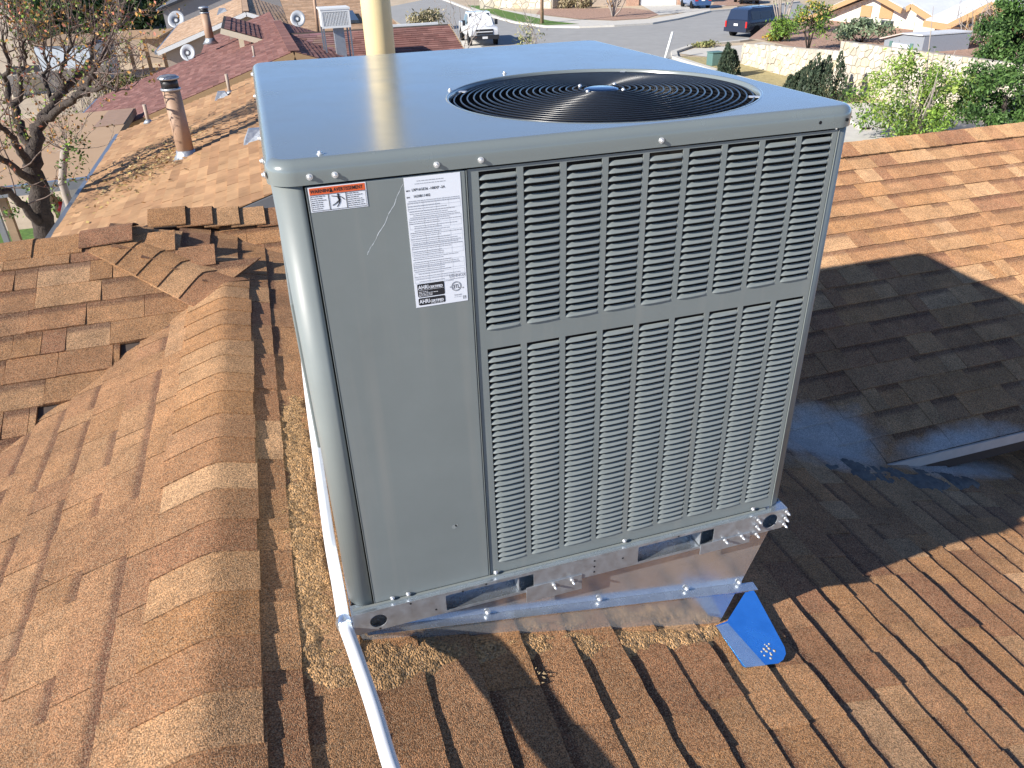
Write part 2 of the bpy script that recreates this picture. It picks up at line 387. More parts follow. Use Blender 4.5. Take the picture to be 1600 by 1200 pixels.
# slope Q : course runs along +y (u = y), upslope is -x
qw = unit(A(-1, 0, QS)); qn = unit(A(QS, 0, 1)); qk = sqrt(1+QS*QS)
E_Q = .1365*qk
def clipQ(O, ud, wd, u0, u1, w0, w1):
    xlo = O[0] + wd[0]*w1; xhi = O[0] + wd[0]*w0
    if xhi < -.84: return None
    xm = xhi
    ymax = (zQ(xm) - PZ0)/PS + PY0 + .14            # stops a little beyond the valley
    ymin = -9
    if xm > 2.5: ymax = 1.75
    if xm < RX + .02: ymin = 2.177 - .714*xm - .03   # hip triangle
    ymax = min(ymax, 3.0 if xm < -.45 else 3.2)
    a, b = max(u0, ymin), min(u1, ymax)
    return (a, b) if b > a else None
x_first = -.132
def ecapQ(O, wd, w0, e, u):
    x = O[0] + wd[0]*w0
    return min(e, (x - RX)*qk - .02) if u < 2.42 else (min(e, (x + .86)*qk))
def ecapL(O, wd, w0, e, u): return min(e, (RX - O[0] - wd[0]*w0)*sqrt(1+LS*LS) - .02)
kk = round((4.6 - x_first)/.1365)
O_Q = A(x_first + kk*.1365, 0, zQ(x_first + kk*.1365))
lay(O_Q, A(0,1,0), qw, qn, (-2.2, 3.4), kk+6, 0.0, .0020, clipQ, h=(.0056, .0095), e=E_Q, ecap=ecapQ, gap=.001)
# slope L (left of the ridge): upslope is +x, course along y
lw = unit(A(1, 0, LS)); ln_ = unit(A(-LS, 0, 1))
def clipL(O, ud, wd, u0, u1, w0, w1):
    xm = O[0] + wd[0]*w0
    if xm > RX - .02: return None
    ymax = (zL(xm) - LZ0)/PS + LY0 + .12
    b = min(u1, ymax)
    return (u0, b) if b > u0 else None
O_L = A(-2.2, 0, zL(-2.2))
lay(O_L, A(0,1,0), lw, ln_, (-2.2, 2.5), 15, 0.0, .0016, clipL, h=(.005, .0078), ecap=ecapL, mixt=.55)
# slope P (back right): course along x, upslope +y
pw = unit(A(0, 1, PS)); pn = unit(A(0, -PS, 1))
def clipP(O, ud, wd, u0, u1, w0, w1):
    y = O[1] + wd[1]*w0
    xv = (QD - zP(y))/QS - .17                      # valley with Q
    a = max(u0, xv, -.36)
    return (a, u1) if u1 > a else None
O_P = A(0, PY0, PZ0)
lay(O_P, A(1,0,0), pw, pn, (-.4, 7.6), 17, 0.0, .0016, clipP, h=(.0045, .0078))
# slope B (back left)
def clipB(O, ud, wd, u0, u1, w0, w1):
    y = O[1] + wd[1]*w0
    xh = (2.177 - y)/.714
    xv = -9
    a, b = max(u0, -3.2), min(u1, xh + .06)
    if y < 1.2: return None
    zz = zB(y)
    xval = RX - (RZ - zz)/LS + .22
    xval -= .17
    if zz < RZ and b > xval and xval > a + .03: return (a, xval, PS/LS/sqrt(1+PS*PS), .005)
    if zz < RZ: b = min(b, xval)
    return (a, b, 0, .005) if b > a else None
O_B = A(0, LYR - .06 - 12*E_EXP/sqrt(1+PS*PS), zB(LYR - .06 - 12*E_EXP/sqrt(1+PS*PS)))
lay(O_B, A(1,0,0), pw, pn, (-3.2, 0), 12, 0.0, .0016, clipB, h=(.0045, .009))

def in_frame(P): return (P[:,0] > -30) & (P[:,0] < 1630) & (P[:,1] > -30) & (P[:,1] < 1240)
UNIT_SIL = np.array([(398, 98), (928, 64), (1337, 165), (1226, 826), (1190, 850), (1125, 970), (575, 985), (553, 960)], float)
def inside(poly, p):
    c = False; n = len(poly)
    for i in range(n):
        a, b = poly[i], poly[i-1]
        if (a[1] > p[1]) != (b[1] > p[1]) and p[0] < (b[0]-a[0])*(p[1]-a[1])/(b[1]-a[1]) + a[0]: c = not c
    return c
ranked = []
for i, (P, d) in enumerate(pieces):
    q = proj(P); vis = in_frame(q).any() and ((P - _C) @ _R)[:, 2].max() < -.2
    area = .5*abs(sum(q[j-1][0]*q[j][1] - q[j][0]*q[j-1][1] for j in range(4))) if vis else 0
    qc = q.mean(0)
    if vis and inside(UNIT_SIL, qc): area *= .01
    ov = d[6]  # hidden under the back right slope
    Pm = P.mean(0)
    if d[2] is qw and Pm[2] < zP(Pm[1]) - .02 and Pm[0] > -.4: area *= .02
    ranked.append((area, i))
ranked.sort(reverse=True)
solo = set(i for a, i in ranked[:300])
rest = MB()
for i, (P, d) in enumerate(pieces):
    V, F, C = shingle_piece(*d)
    if i in solo:
        me = bpy.data.meshes.new('shingle'); base = P.mean(0); me.from_pydata([tuple(v - base) for v in V], [], F)
        ca = me.color_attributes.new('tint', 'FLOAT_COLOR', 'POINT')
        ca.data.foreach_set('color', [k for c in C for k in (*c, 1.0)])
        me.materials.append(M['shingle'])
        o = bpy.data.objects.new('shingle', me); o.location = base; link(o, house); o.matrix_parent_inverse = wm(house).inverted()
    else:
        rest.add(V, F); rest.t[-len(F):] = [C[f[0]] for f in F]
        if not hasattr(rest, 'c'): rest.c = []
        rest.c += C
rest.t = [None]*len(rest.f)
me = rest.mesh('shingle'); ca = me.color_attributes.new('tint', 'FLOAT_COLOR', 'POINT')
ca.data.foreach_set('color', [k for c in rest.c for k in (*c, 1.0)]); me.materials.append(M['shingle'])
o = bpy.data.objects.new('shingle', me); link(o, house); o.matrix_parent_inverse = wm(house).inverted(); o['kind'] = 'stuff'

# ridge and hip caps: bent pieces laid one over the next
def cap_piece(c0, c1, nl, sl, nr, sr, half_l, half_r, lift0, lift1, arch=.02, tint=None, curl=0):
    """c0->c1 along the ridge; nl/nr: downhill horizontal unit dirs left/right with slopes sl/sr"""
    prof = []
    ts = (-1, -.72, -.44, -.2, 0, .2, .44, .72, 1)
    V = []; C = []
    n = len(ts)
    for (c, lift) in ((c0, lift0), ((c0+c1)/2, (lift0+lift1)*.45), (c1, lift1)):
        for t in ts:
            h = (half_l if t < 0 else half_r)*abs(t); nn, s = (nl, sl) if t < 0 else (nr, sr)
            drop = s*(sqrt(h*h + arch*arch) - arch) if arch > 0 else s*h
            V.append(c + nn*h + A(0, 0, lift - drop + .004)); C.append(tint)
    th = A(0, 0, -.0065)
    for q0 in (0, 2*n):
        for k in range(n): V.append(V[q0+k].copy()); C.append(tint)
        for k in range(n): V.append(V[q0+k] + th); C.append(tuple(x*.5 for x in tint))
    F = []
    for r in range(2):
        for k in range(n-1): F.append((r*n+k, r*n+k+1, (r+1)*n+k+1, (r+1)*n+k))
    for k in range(n-1): F.append((4*n+k, 4*n+k+1, 3*n+k+1, 3*n+k)); F.append((5*n+k, 5*n+k+1, 6*n+k+1, 6*n+k))
    b = len(V)
    for q0 in (4*n, 0, n, 2*n, 6*n, 5*n-1, 7*n-1, 3*n-1, 2*n-1, n-1): V.append(V[q0].copy()); C.append(tint)
    F.append(tuple(range(b, b+5))); F.append(tuple(range(b+5, b+10)))
    base = (c0+c1)/2
    me = bpy.data.meshes.new('ridge_cap'); me.from_pydata([tuple(v - base) for v in V], [], F)
    me.polygons.foreach_set('use_smooth', [i < 2*(n-1) for i in range(len(F))])
    ca = me.color_attributes.new('tint', 'FLOAT_COLOR', 'POINT'); ca.data.foreach_set('color', [k for c in C for k in (*c, 1.0)])
    me.materials.append(M['shingle'])
    o = bpy.data.objects.new('ridge_cap', me); o.location = base; link(o, house); o.matrix_parent_inverse = wm(house).inverted()
    return o
def rt(): 
    t = random.choices(TINTS, TINTW)[0]; s = random.uniform(.92, 1.08); return tuple(c*s for c in t)
y = -2.2
while y < 2.30:                                    # front ridge: near ends exposed
    L = .15*random.uniform(.93, 1.08)
    cap_piece(A(RX, y, RZ), A(RX, y+L+.05, RZ), A(-1,0,0), LS, A(1,0,0), QS, .17+random.uniform(-.008,.008), .115+random.uniform(-.006,.006), .0085, .003, .020, rt())
    y += L
# hip, from the ridge end up to the back left ridge
h0, h1 = A(-.3255, 2.30, RZ-.005), A(-.80, 2.79, .215)
hd = h1 - h0; hn = unit(A(hd[1], -hd[0], 0))
for k in range(5):
    a, b = h0 + hd*k/5, h0 + hd*(k+1.35)/5
    cap_piece(a, b, A(-.55,-.83,0), .30, A(.83,.50,0), .23, .2, .13, .012, .004, .035, rt())
# back left ridge: caps with open joints
xs = [-1.95, -1.70, -1.46, -1.21, -.985]
for i in range(len(xs)-1):
    cap_piece(A(xs[i]+.003, LYR, .222), A(xs[i+1]+.012, LYR, .222), A(0,1,0), PS, A(0,-1,0), PS, .16, .135, .003, .0095, .025, rt())
cap_piece(A(-.985, LYR-.005, .235), A(-.735, LYR-.015, .238), A(0,1,0), PS, A(0,-1,0), PS*1.3, .16, .115, .008, .019, .04, TINTS[5])
# back right ridge
x = -.72
while x < 7.4:
    L = .146*random.uniform(.95, 1.05); z0 = .125 + max(0, (-.15-x))*.12
    cap_piece(A(x+L+.05, PYR, z0), A(x, PYR, z0), A(0,-1,0), PS, A(0,1,0), PS, .15, .16, .0015, .0045, .018, rt())
    x += L
# decking and far slopes under the shingles (keep daylight out)
d = MB()
def quad(mb, pts): mb.prism(pts, (0, 0, -.05))
quad(d, [(RX, -2.2, zQ(RX)-.006), (4.9, -2.2, zQ(4.9)-.006), (4.9, 1.8, zQ(4.9)-.006), (2.4, 1.8, zQ(2.4)-.006), (RX, 3.0, zQ(RX)-.006)])
quad(d, [(RX, -2.2, RZ-.008), (RX, 2.6, RZ-.008), (-2.3, 2.6, zL(-2.3)-.008), (-2.3, -2.2, zL(-2.3)-.008)][::-1])
quad(d, [(2.62, PY0+.01, zP(PY0)-.006), (7.6, PY0+.01, zP(PY0)-.006), (7.6, PYR, zP(PYR)-.006), (-.3, PYR, zP(PYR)-.006)])
quad(d, [(-3.2, 1.2, zB(1.2)-.008), (-1.4, 1.2, zB(1.2)-.008), (-.42, 2.45, zB(2.45)-.008), (-.88, LYR, zB(LYR)-.008), (-3.2, LYR, zB(LYR)-.008)])
quad(d, [(-.88, LYR, .2), (-.42, 2.45, .065), (-.3, 2.6, .03), (-.2, 3.2, .0), (-.7, 3.25, .12)])
d.build('roof_deck', M['deck'], house)
d = MB()
quad(d, [(-3.2, LYR, .205), (-.7, LYR, .205), (-.7, 5.6, -.95), (-3.2, 5.6, -.95)])
quad(d, [(-.7, PYR, .11), (7.6, PYR, .11), (7.6, 5.6, -.87), (-.7, 5.6, -.87)])
d.t = [(.36,.21,.11)]*len(d.f); d.build('far_slope', M['farshingle'], house)
w = MB(); w.box(-2.0, 4.5, -2.0, 5.2, ZG, -1.75); w.box(2.9, 7.2, 1.6, 5.2, ZG, -.95)
w.build('wall', M['stucco'], house)
# drip edge and fascia under the back right eave
f = MB(); f.box(2.60, 7.6, PY0-.012, PY0-.002, PZ0-.062, PZ0-.004); f.build('drip_edge', M['drip'], house)
f = MB(); f.box(2.70, 7.6, PY0+.0, PY0+.5, PZ0-.05, PZ0-.046); f.box(2.66, 7.6, PY0+.0, PY0+.025, PZ0-.13, PZ0-.062); f.build('soffit', M['deck'], house)
# mastic heap where the eave dies into the valley
def blob(name, outline, zf, hmax, mat_, parent, res=.012, seed=1, edge=.05, tint=None, rough=.5):
    rs = np.random.RandomState(seed)
    o = np.array(outline); x0, y0 = o.min(0); x1, y1 = o.max(0)
    nx, ny = int((x1-x0)/res)+1, int((y1-y0)/res)+1
    V = []; ok = {}
    from mathutils import noise
    def dist(px, py):
        best = 9
        for i in range(len(o)):
            a, b = o[i-1], o[i]; ab = b-a; t = max(0, min(1, ((px-a[0])*ab[0]+(py-a[1])*ab[1])/(ab@ab))); best = min(best, math.hypot(a[0]+ab[0]*t-px, a[1]+ab[1]*t-py))
        return best
    for j in range(ny):
        for i in range(nx):
            px, py = x0+i*res, y0+j*res
            if not inside(o, (px, py)): continue
            dd = dist(px, py) - .010*(1+noise.noise((px*26, py*26, seed+9))*1.6)*(rough > 1); k = max(-.6, min(1, dd/edge))
            nz = noise.noise((px*9+seed, py*9, 0)); nf = noise.noise((px*45, py*45, seed)); nf2 = noise.noise((px*110, py*110, seed+3))
            h = hmax*(k*(.62 + .28*nz*(2 if rough < 1 else 1)) - .26 + .16*nf*rough*(1+k) + .16*nf2*rough)
            ok[(i, j)] = len(V); V.append((px, py, zf(px, py) + h))
    F = [(ok[(i,j)], ok[(i+1,j)], ok[(i+1,j+1)], ok[(i,j+1)]) for (i, j) in ok if (i+1,j) in ok and (i+1,j+1) in ok and (i,j+1) in ok]
    mb = MB(); mb.add(V, F, tint, True); return mb.build(name, mat_, parent)
mv = blob('valley_sealant', [(2.1,.93), (2.35,.80), (2.75,.72), (3.3,.80), (3.0,.98), (2.6,1.0), (2.35,1.06)], lambda x, y: zQ(x), .022, M['tar'], house, seed=4, edge=.07, rough=.9)

# ================================================================== ROOFTOP UNIT
W, D, HC, HT, RT = 1.1946, 1.4233, 1.085, 1.1228, .066
XL, XS, XR = .0549, .3462, 1.1528
unit_o = empty('rooftop_air_conditioner', (W/2, D/2, 0), 'large grey packaged air conditioner with a round fan guard on top and louvred front', 'air conditioner')
# lettering meshes
words = [("WARNING", .0088, 'LEFT'), ("AVERTISSEMENT", .0088, 'LEFT'), ("ETL", .0105, 'CENTER'), ("AHRI", .0115, 'LEFT'), ("CERTIFIED", .0072, 'LEFT'), ("AHRI", .0115, 'LEFT'), ("CERTIFIED", .0072, 'LEFT'),
         ("LENNOX", .0085, 'LEFT'), ("LRP16GE36 -108XP -2A", .0068, 'LEFT'), ("1620B11402", .0068, 'LEFT'), ("M/N", .004, 'LEFT'), ("S/N", .004, 'LEFT'), ("C", .004, 'CENTER'), ("US", .004, 'CENTER'), ("Intertek", .0045, 'CENTER')]
TX = make_texts(words)
def put_text(mb, t, x, z, y, rot=0, sx=1):
    v, f = t; c, s = cos(rot), sin(rot)
    mb.add([(x + (p.x*sx*c - p.y*s), y, z + (p.x*sx*s + p.y*c)) for p in v], f)
def rrect(x0, x1, y0, y1, r, n=10, ins=0):
    x0 += ins; x1 -= ins; y0 += ins; y1 -= ins; r = max(.002, r-ins); P = []
    for cx, cy, a in ((x1-r, y1-r, 0), (x0+r, y1-r, 90), (x0+r, y0+r, 180), (x1-r, y0+r, 270)):
        for k in range(n+1):
            t = radians(a + 90*k/n); P.append((cx + r*cos(t), cy + r*sin(t)))
    return P
def densify(P, m=6):
    out = []
    for i in range(len(P)):
        a, b = np.array(P[i]), np.array(P[(i+1) % len(P)]); n = max(1, int(np.linalg.norm(b-a)/.03))
        out += [tuple(a + (b-a)*k/n) for k in range(n)]
    return out
# --- top cap with the round fan opening
FX, FY, FR = .782, .394, .362
ov = .006; R0 = .05
loops = []
basepoly = densify(rrect(-ov, W+ov, -ov, D+ov, R0))
def inset_loop(ins, z):     # same point count for every inset: shrink toward the rounded-rect medial box
    out = []
    for (x, y) in basepoly:
        cx = min(max(x, -ov+R0), W+ov-R0); cy = min(max(y, -ov+R0), D+ov-R0)
        dx, dy = x-cx, y-cy; d_ = math.hypot(dx, dy)
        out.append((x - dx/d_*ins, y - dy/d_*ins, z))
    return out
loops.append(inset_loop(.0, HC-.0045)); loops.append(inset_loop(0, (HC+HT)/2-.012)); loops.append(inset_loop(0, HT-.020))
for k in range(1, 7):
    a = radians(90*k/6); loops.append(inset_loop(.02*(1-cos(a)), HT-.02+.02*sin(a)))
ang = [atan2(y-FY, x-FX) for x, y, z in loops[-1]]
def circ(r, z): return [(FX + r*cos(a), FY + r*sin(a), z) for a in ang]
mid = [tuple(np.array(p)*.5 + np.array(q)*.5) for p, q in zip(loops[-1], circ(FR+.007, HT))]
loops.append(mid)
loops += [circ(FR+.007, HT), circ(FR+.005, HT+.0008), circ(FR+.0018, HT+.0004), circ(FR, HT-.003), circ(FR-.0015, HT-.009), circ(FR-.003, HT-.012)]
m = MB(); n = len(basepoly); V = [p for l in loops for p in l]
m.add(V, [(i*n+k, i*n+(k+1) % n, (i+1)*n+(k+1) % n, (i+1)*n+k) for i in range(len(loops)-1) for k in range(n)], None, True)
nl_ = len(loops)
m.add(inset_loop(.0, HC-.0045) + inset_loop(.0065, HC-.004), [(k, n+k, n+(k+1) % n, (k+1) % n) for k in range(n)])
for i_ in (8, 9, 10, 11):
    for k_ in range(n): m.sm[i_*n+k_] = False
m.build('top_cap', M['cap'], unit_o)
m = MB(); m.lathe((FX, FY, HT), [(FR-.0028, -.011), (FR-.010, -.16)], 64); m.f = m.f[:-2]; m.t = m.t[:-2]; m.sm = m.sm[:-2]; m.build('fan_orifice', M['black'], unit_o)
# fan guard: concentric rings on radial rods
g = MB()
nr = 20; rr = [.052 + (FR-.012-.052)*k/(nr-1) for k in range(nr)]
def gz(r): return HT - .008 + .015*(1-(r/FR)**2)
for r in rr:
    seg = 96
    pts = [(FX + r*cos(2*pi*k/seg), FY + r*sin(2*pi*k/seg), gz(r)) for k in range(seg)]
    sg = 6; vs = []
    for k in range(seg):
        t = 2*pi*k/seg
        for j in range(sg):
            a = 2*pi*j/sg; rad = r + .0021*cos(a); vs.append((FX + rad*cos(t), FY + rad*sin(t), gz(r) + .0021*sin(a)))
    g.add(vs, [(k*sg+j, k*sg+(j+1) % sg, ((k+1) % seg)*sg+(j+1) % sg, ((k+1) % seg)*sg+j) for k in range(seg) for j in range(sg)], None, True)
g.build('fan_guard', M['black'], unit_o)
for k in range(4):
    a0 = radians(12 + 90*k); rod = MB()
    rod.tube([(FX + r*cos(a0), FY + r*sin(a0), gz(r) - .0042) for r in (.03, .1, .2, .28, FR-.004)], .0024, 6); rod.build('guard_rod', M['black'], unit_o)
for k in range(4):
    a0 = radians(57 + 90*k); t = MB(); t.obox((FX+(FR-.012)*cos(a0), FY+(FR-.012)*sin(a0), HT-.006), A(cos(a0), sin(a0), 0)*.012, A(-sin(a0), cos(a0), 0)*.007, (0,0,.0012)); t.build('guard_clip', M['screw'], unit_o)
h = MB(); h.lathe((FX, FY, HT+.006), [(.0, .0035), (.030, .003), (.040, .001), (.043, -.004), (.043, -.009)], 32); h.build('motor_hub', M['hub'], unit_o)
mm_ = MB(); mm_.lathe((FX, FY, HT-.07), [(.055, .052), (.062, .045), (.062, -.06), (.03, -.08)], 28); mm_.build('fan_motor', M['black'], unit_o)
for k in range(4):
    a0 = radians(35+90*k); arm = MB(); arm.tube([(FX+.034*cos(a0), FY+.034*sin(a0), HT), (FX+.075*cos(a0), FY+.075*sin(a0), HT-.004)], .004, 6); arm.build('motor_bracket', M['darkmetal'], unit_o)
    b = MB(); b.lathe((FX+.060*cos(a0), FY+.060*sin(a0), HT+.003), [(.0045, 0), (.0045, .007), (.002, .009)], 8); b.build('motor_bolt', M['screw'], unit_o)
for k in range(3):
    a0 = radians(20+120*k); bl = MB(); vs = []
    for i in range(6):
        r = .06 + .26*i/5
        for s_ in (-1, 1):
            a = a0 + s_*(.38 - .05*i/5); vs.append((FX + r*cos(a), FY + r*sin(a), HT - .10 + s_*.035))
    bl.add(vs, [(2*i, 2*i+1, 2*i+3, 2*i+2) for i in range(5)], None, True); o = bl.build('fan_blade', M['black'], unit_o)
    sm_ = o.modifiers.new('thick', 'SOLIDIFY'); sm_.thickness = .003
# --- corner posts
def post(cx, cy, sx, sy, seam):
    r = .042; pr = []
    pr.append((seam, 0)); pr.append((r+.0, 0))
    for k in range(1, 9):
        t = radians(90*k/9); pr.append((r - r*sin(t), r - r*cos(t)))
    pr += [(0, r), (0, seam), (.004, seam), (.004, r)]
    for k in range(8, 0, -1):
        t = radians(90*k/9); q = r-.004; pr.append((r - q*sin(t), r - q*cos(t)))
    pr += [(r, .004), (seam, .004)]
    P = [(cx + sx*a, cy + sy*b, RT+.001) for a, b in pr]
    mb = MB(); mb.prism(P, (0, 0, HC-RT-.006)); mb.sm = [len(f) == 4 for f in mb.f]
    o = mb.build('corner_post', M['paint'], unit_o)
    return o
post(0, 0, 1, 1, XL-.0022); post(W, 0, -1, 1, W-XR-.0018); post(0, D, 1, -1, .055); post(W, D, -1, -1, .055)
# --- plain access panel on the left of the front
ap = MB(); ap.box(XL+.0022, XS-.0024, -.0035, .006, RT+.004, HC-.0085); ap.build('access_panel', M['paint'], unit_o, bevel=.0022)
# --- louvred panel
cx0, cp, cw = .3690, .0870, .0738
cols = [(cx0 + cp*i, cx0 + cp*i + cw) for i in range(9)]
bl_ = [(.7465, 1.0705), (.1064, .7005)]; NR = (21, 38)
gx = [XS+.0018] + [v for c in cols for v in c] + [XR-.0018]
gz_ = [RT+.004, bl_[1][0], bl_[1][1], bl_[0][0], bl_[0][1], HC-.0085]
m = MB(); idx = {}
for s_, yy in ((0, -.0015), (1, .0005)):
    for j, z in enumerate(gz_):
        for i, x in enumerate(gx): idx[(s_, i, j)] = len(m.v); m.v.append((x, yy, z))
def hole(i, j): return 0 <= i < len(gx)-1 and (i % 2 == 1) and j in (1, 3)
for i in range(len(gx)-1):
    for j in range(len(gz_)-1):
        if hole(i, j):
            continue
        for s_ in (0, 1):
            q = [idx[(s_, i, j)], idx[(s_, i+1, j)], idx[(s_, i+1, j+1)], idx[(s_, i, j+1)]]
            m.f.append(tuple(q if s_ == 0 else q[::-1])); m.t.append(None); m.sm.append(False)
        for di, dj, a, b in ((-1, 0, (i, j), (i, j+1)), (1, 0, (i+1, j+1), (i+1, j)), (0, -1, (i+1, j), (i, j)), (0, 1, (i, j+1), (i+1, j+1))):
            ii, jj = i+di, j+dj
            if not (0 <= ii < len(gx)-1 and 0 <= jj < len(gz_)-1) or hole(ii, jj):
                m.f.append((idx[(0, *a)], idx[(0, *b)], idx[(1, *b)], idx[(1, *a)])[::-1]); m.t.append(None); m.sm.append(False)
m.build('louvre_panel', M['paint'], unit_o)
# raised bead and seam return either side of the louvred panel
for xa_, xb_, ya_ in ((XS-.0016, XS-.0004, -.0042), (XR, XR+.0018, -.003), (XL+.0010, XL+.0022, -.0042)):
    m = MB(); m.box(xa_, xb_, ya_, .004, RT+.004, HC-.009); m.build('panel_return', M['paint'], unit_o)
# one louvre blade: stamped slat leaning in at the top, left end cut on a slant, right end closed
pit = (bl_[0][1]-bl_[0][0])/21
def louvre_mesh():
    w = cw; prof = [(-.0022, -.0010), (-.0043, .0), (-.0040, .0012), (.0, .0044), (.0036, .0076)]     # (depth, height): stamped hood, open along the top
    mb = MB(); vs = []
    for (yy, zz) in prof:
        k = max(0, min(1, zz/.0076)); yo = min(yy, 0)
        xs_ = [.0002, .0035 + .006*k, .013, w*.5, w-.006, w-.0004]
        for q, x in enumerate(xs_):
            f = 0 if q in (0, 5) else (.75 if q in (1, 4) else 1)
            vs.append((x, -.0008 + (yo*f if yy < 0 else yy), zz if q not in (0,) else zz*.35))
    n = 6; fs = [(r*n+i, r*n+i+1, (r+1)*n+i+1, (r+1)*n+i) for r in range(len(prof)-1) for i in range(n-1)]
    mb.add(vs, fs, None, True)
    return mb
lm = louvre_mesh().mesh('louvre'); lm.materials.append(M['paint'])
slots = []
for b, nrow in zip(bl_, NR):
    for r in range(nrow):
        for c in range(9): slots.append((cols[c][0], b[1] - (r+1)*(b[1]-b[0])/nrow))
rest = MB(); lb = louvre_mesh()
inv = wm(unit_o).inverted()
for k, (x, z) in enumerate(slots):
    if k < 300:
        o = bpy.data.objects.new('louvre', lm); o.location = (x, 0, z); link(o, unit_o); o.matrix_parent_inverse = inv
    else: rest.add([(p[0]+x, p[1], p[2]+z) for p in lb.v], lb.f, None, True)
o = rest.build('louvre', M['paint'], unit_o); o['kind'] = 'stuff'
# inside: coil behind the louvres, dark cavity walls, back and side panels
m = MB(); m.box(XS+.01, XR-.005, .040, .075, RT, HC-.01); m.build('condenser_coil', M['coil'], unit_o)
m = MB(); m.box(XS-.012, XS-.004, .006, D-.06, RT, HC-.01); m.build('inner_partition', M['dark'], unit_o)
m = MB(); m.box(.004, .008, .055, D-.055, RT+.002, HC-.006); m.build('side_panel', M['paint'], unit_o)
m = MB(); m.box(-.010, .003, .30, 1.30, .34, .74); m.build('side_access_cover', M['paint'], unit_o, bevel=.003)
m = MB(); m.box(W-.008, W-.004, .055, D-.055, RT+.002, HC-.006); m.build('side_panel', M['paint'], unit_o)
m = MB(); m.box(.055, W-.055, D-.008, D-.004, RT+.002, HC-.006); m.build('back_panel', M['paint'], unit_o)
m = MB(); m.box(.01, W-.01, .01, D-.01, RT-.004, RT-.0005); m.build('floor_pan', M['dark'], unit_o)
# screws
def screw(x, y, z, mat_=None, r=.0046, l=.006, nd=(0,-1,0), name='screw', par=None):
    nd = np.array(nd, float); p = A(x, y, z); mb = MB()
    mb.tube([p, p+nd*.0016], r*1.25, 14); mb.tube([p+nd*.0014, p+nd*l*.8, p+nd*l], [r*.80, r*.78, r*.5], 6)
    return mb.build(name, mat_ or M['screw'], par or unit_o)
for x, z in ((.1098, 1.0935), (.0665, 1.0945), (.2906, 1.0925), (.3735, 1.0925), (.738, 1.0935)): screw(x, -.006, z)
for x, z in ((1.100, 1.0955), (1.1658, 1.0955)):
    hb = MB(); hb.tube([(x, -.0055, z), (x, -.0063, z)], .0036, 12); hb.build('screw_hole', M['dark'], unit_o)
for x, y in ((.092, .030), (.456, .574), (.660, .783)): screw(x, y, HT, nd=(0,0,1), r=.005, l=.006)
for y in (.03, .10, .34, .9, 1.33, 1.36): screw(-.006, y, 1.097 if y != .1 else 1.105, nd=(-1,0,0), r=.005)
for x, z in ((.1387, .0745), (.36, .075), (.7097, .0755), (1.0923, .0765), (.100, .0735)): screw(x, -.006, z+.003)
# --- labels
def plate(name, x0, x1, z0, z1, y, mat_, th=.0006, par=None):
    mb = MB(); mb.box(x0, x1, y-th, y, z0, z1); return mb.build(name, mat_, par or unit_o)
YP = -.0036
wl_ = plate('warning_label', .0600, .1608, 1.0312, 1.0752, YP, M['white'])
plate('warning_band', .0618, .1590, 1.0618, 1.0738, YP-.0007, M['orange'], .0002, wl_)
t = MB(); yt = YP-.00115
put_text(t, TX[0], .0632, 1.0650, yt, 0, .86); put_text(t, TX[1], .1035, 1.0650, yt, 0, .80)
t.add([(.0965, yt, 1.0640), (.1025, yt, 1.0640), (.0995, yt, 1.0720)], [(0,1,2)])
def frame(mb, x0, x1, z0, z1, w, y):
    for a in ((x0, x1, z0, z0+w), (x0, x1, z1-w, z1), (x0, x0+w, z0+w, z1-w), (x1-w, x1, z0+w, z1-w)):
        mb.add([(a[0], y, a[2]), (a[1], y, a[2]), (a[1], y, a[3]), (a[0], y, a[3])], [(0,1,2,3)])
def seg2(mb, x0, z0, x1, z1, w, y):
    d_ = A(x1-x0, z1-z0); n_ = A(-d_[1], d_[0])/np.linalg.norm(d_)*w/2
    mb.add([(x0+n_[0], y, z0+n_[1]), (x0-n_[0], y, z0-n_[1]), (x1-n_[0], y, z1-n_[1]), (x1+n_[0], y, z1+n_[1])], [(0,1,2,3)])
def disc2(mb, x, z, r, y, n=14): mb.add([(x+r*cos(2*pi*k/n), y, z+r*sin(2*pi*k/n)) for k in range(n)], [tuple(range(n))])
frame(t, .0618, .0935, 1.0330, 1.0614, .0007, yt); frame(t, .0935, .1240, 1.0330, 1.0614, .0007, yt); frame(t, .1240, .1590, 1.0330, 1.0614, .0007, yt)
# falling figure struck by a bolt
disc2(t, .1105, 1.0580, .0021, yt); seg2(t, .1100, 1.0555, .1120, 1.0480, .0040, yt)
seg2(t, .1100, 1.0550, .0985, 1.0572, .0013, yt); seg2(t, .1105, 1.0555, .1165, 1.0530, .0015, yt); seg2(t, .1165, 1.0530, .1205, 1.0485, .0013, yt)
seg2(t, .1120, 1.0488, .1060, 1.0440, .0022, yt); seg2(t, .1060, 1.0440, .0985, 1.0400, .0016, yt); seg2(t, .1125, 1.0480, .1105, 1.0425, .0022, yt); seg2(t, .1105, 1.0425, .1060, 1.0368, .0016, yt)
def fine(mb, x0, x1, z, y, h=.0013, fill=.86):
    x = x0
    while x < x1 - .002:
        l = random.uniform(.0018, .0062); e_ = min(x+l, x1)
        mb.add([(x, y, z), (e_, y, z), (e_, y, z+h), (x, y, z+h)], [(0,1,2,3)]); x = e_ + random.uniform(.0007, .0013)
for k in range(7):
    z = 1.0580 - k*.0036
    fine(t, .0635, .0635+random.choice((.019, .024, .026)), z, yt, .0011); fine(t, .1260, .1260+random.choice((.022, .027, .030)), z, yt, .0011)
t.build('warning_print', M['ink'], wl_)
nx0, nx1, nz0, nz1 = .2290, .3335, .8195, 1.0745
npl = plate('data_plate', nx0, nx1, nz0, nz1, YP, M['white'])
k_ = MB(); yk = YP-.0009
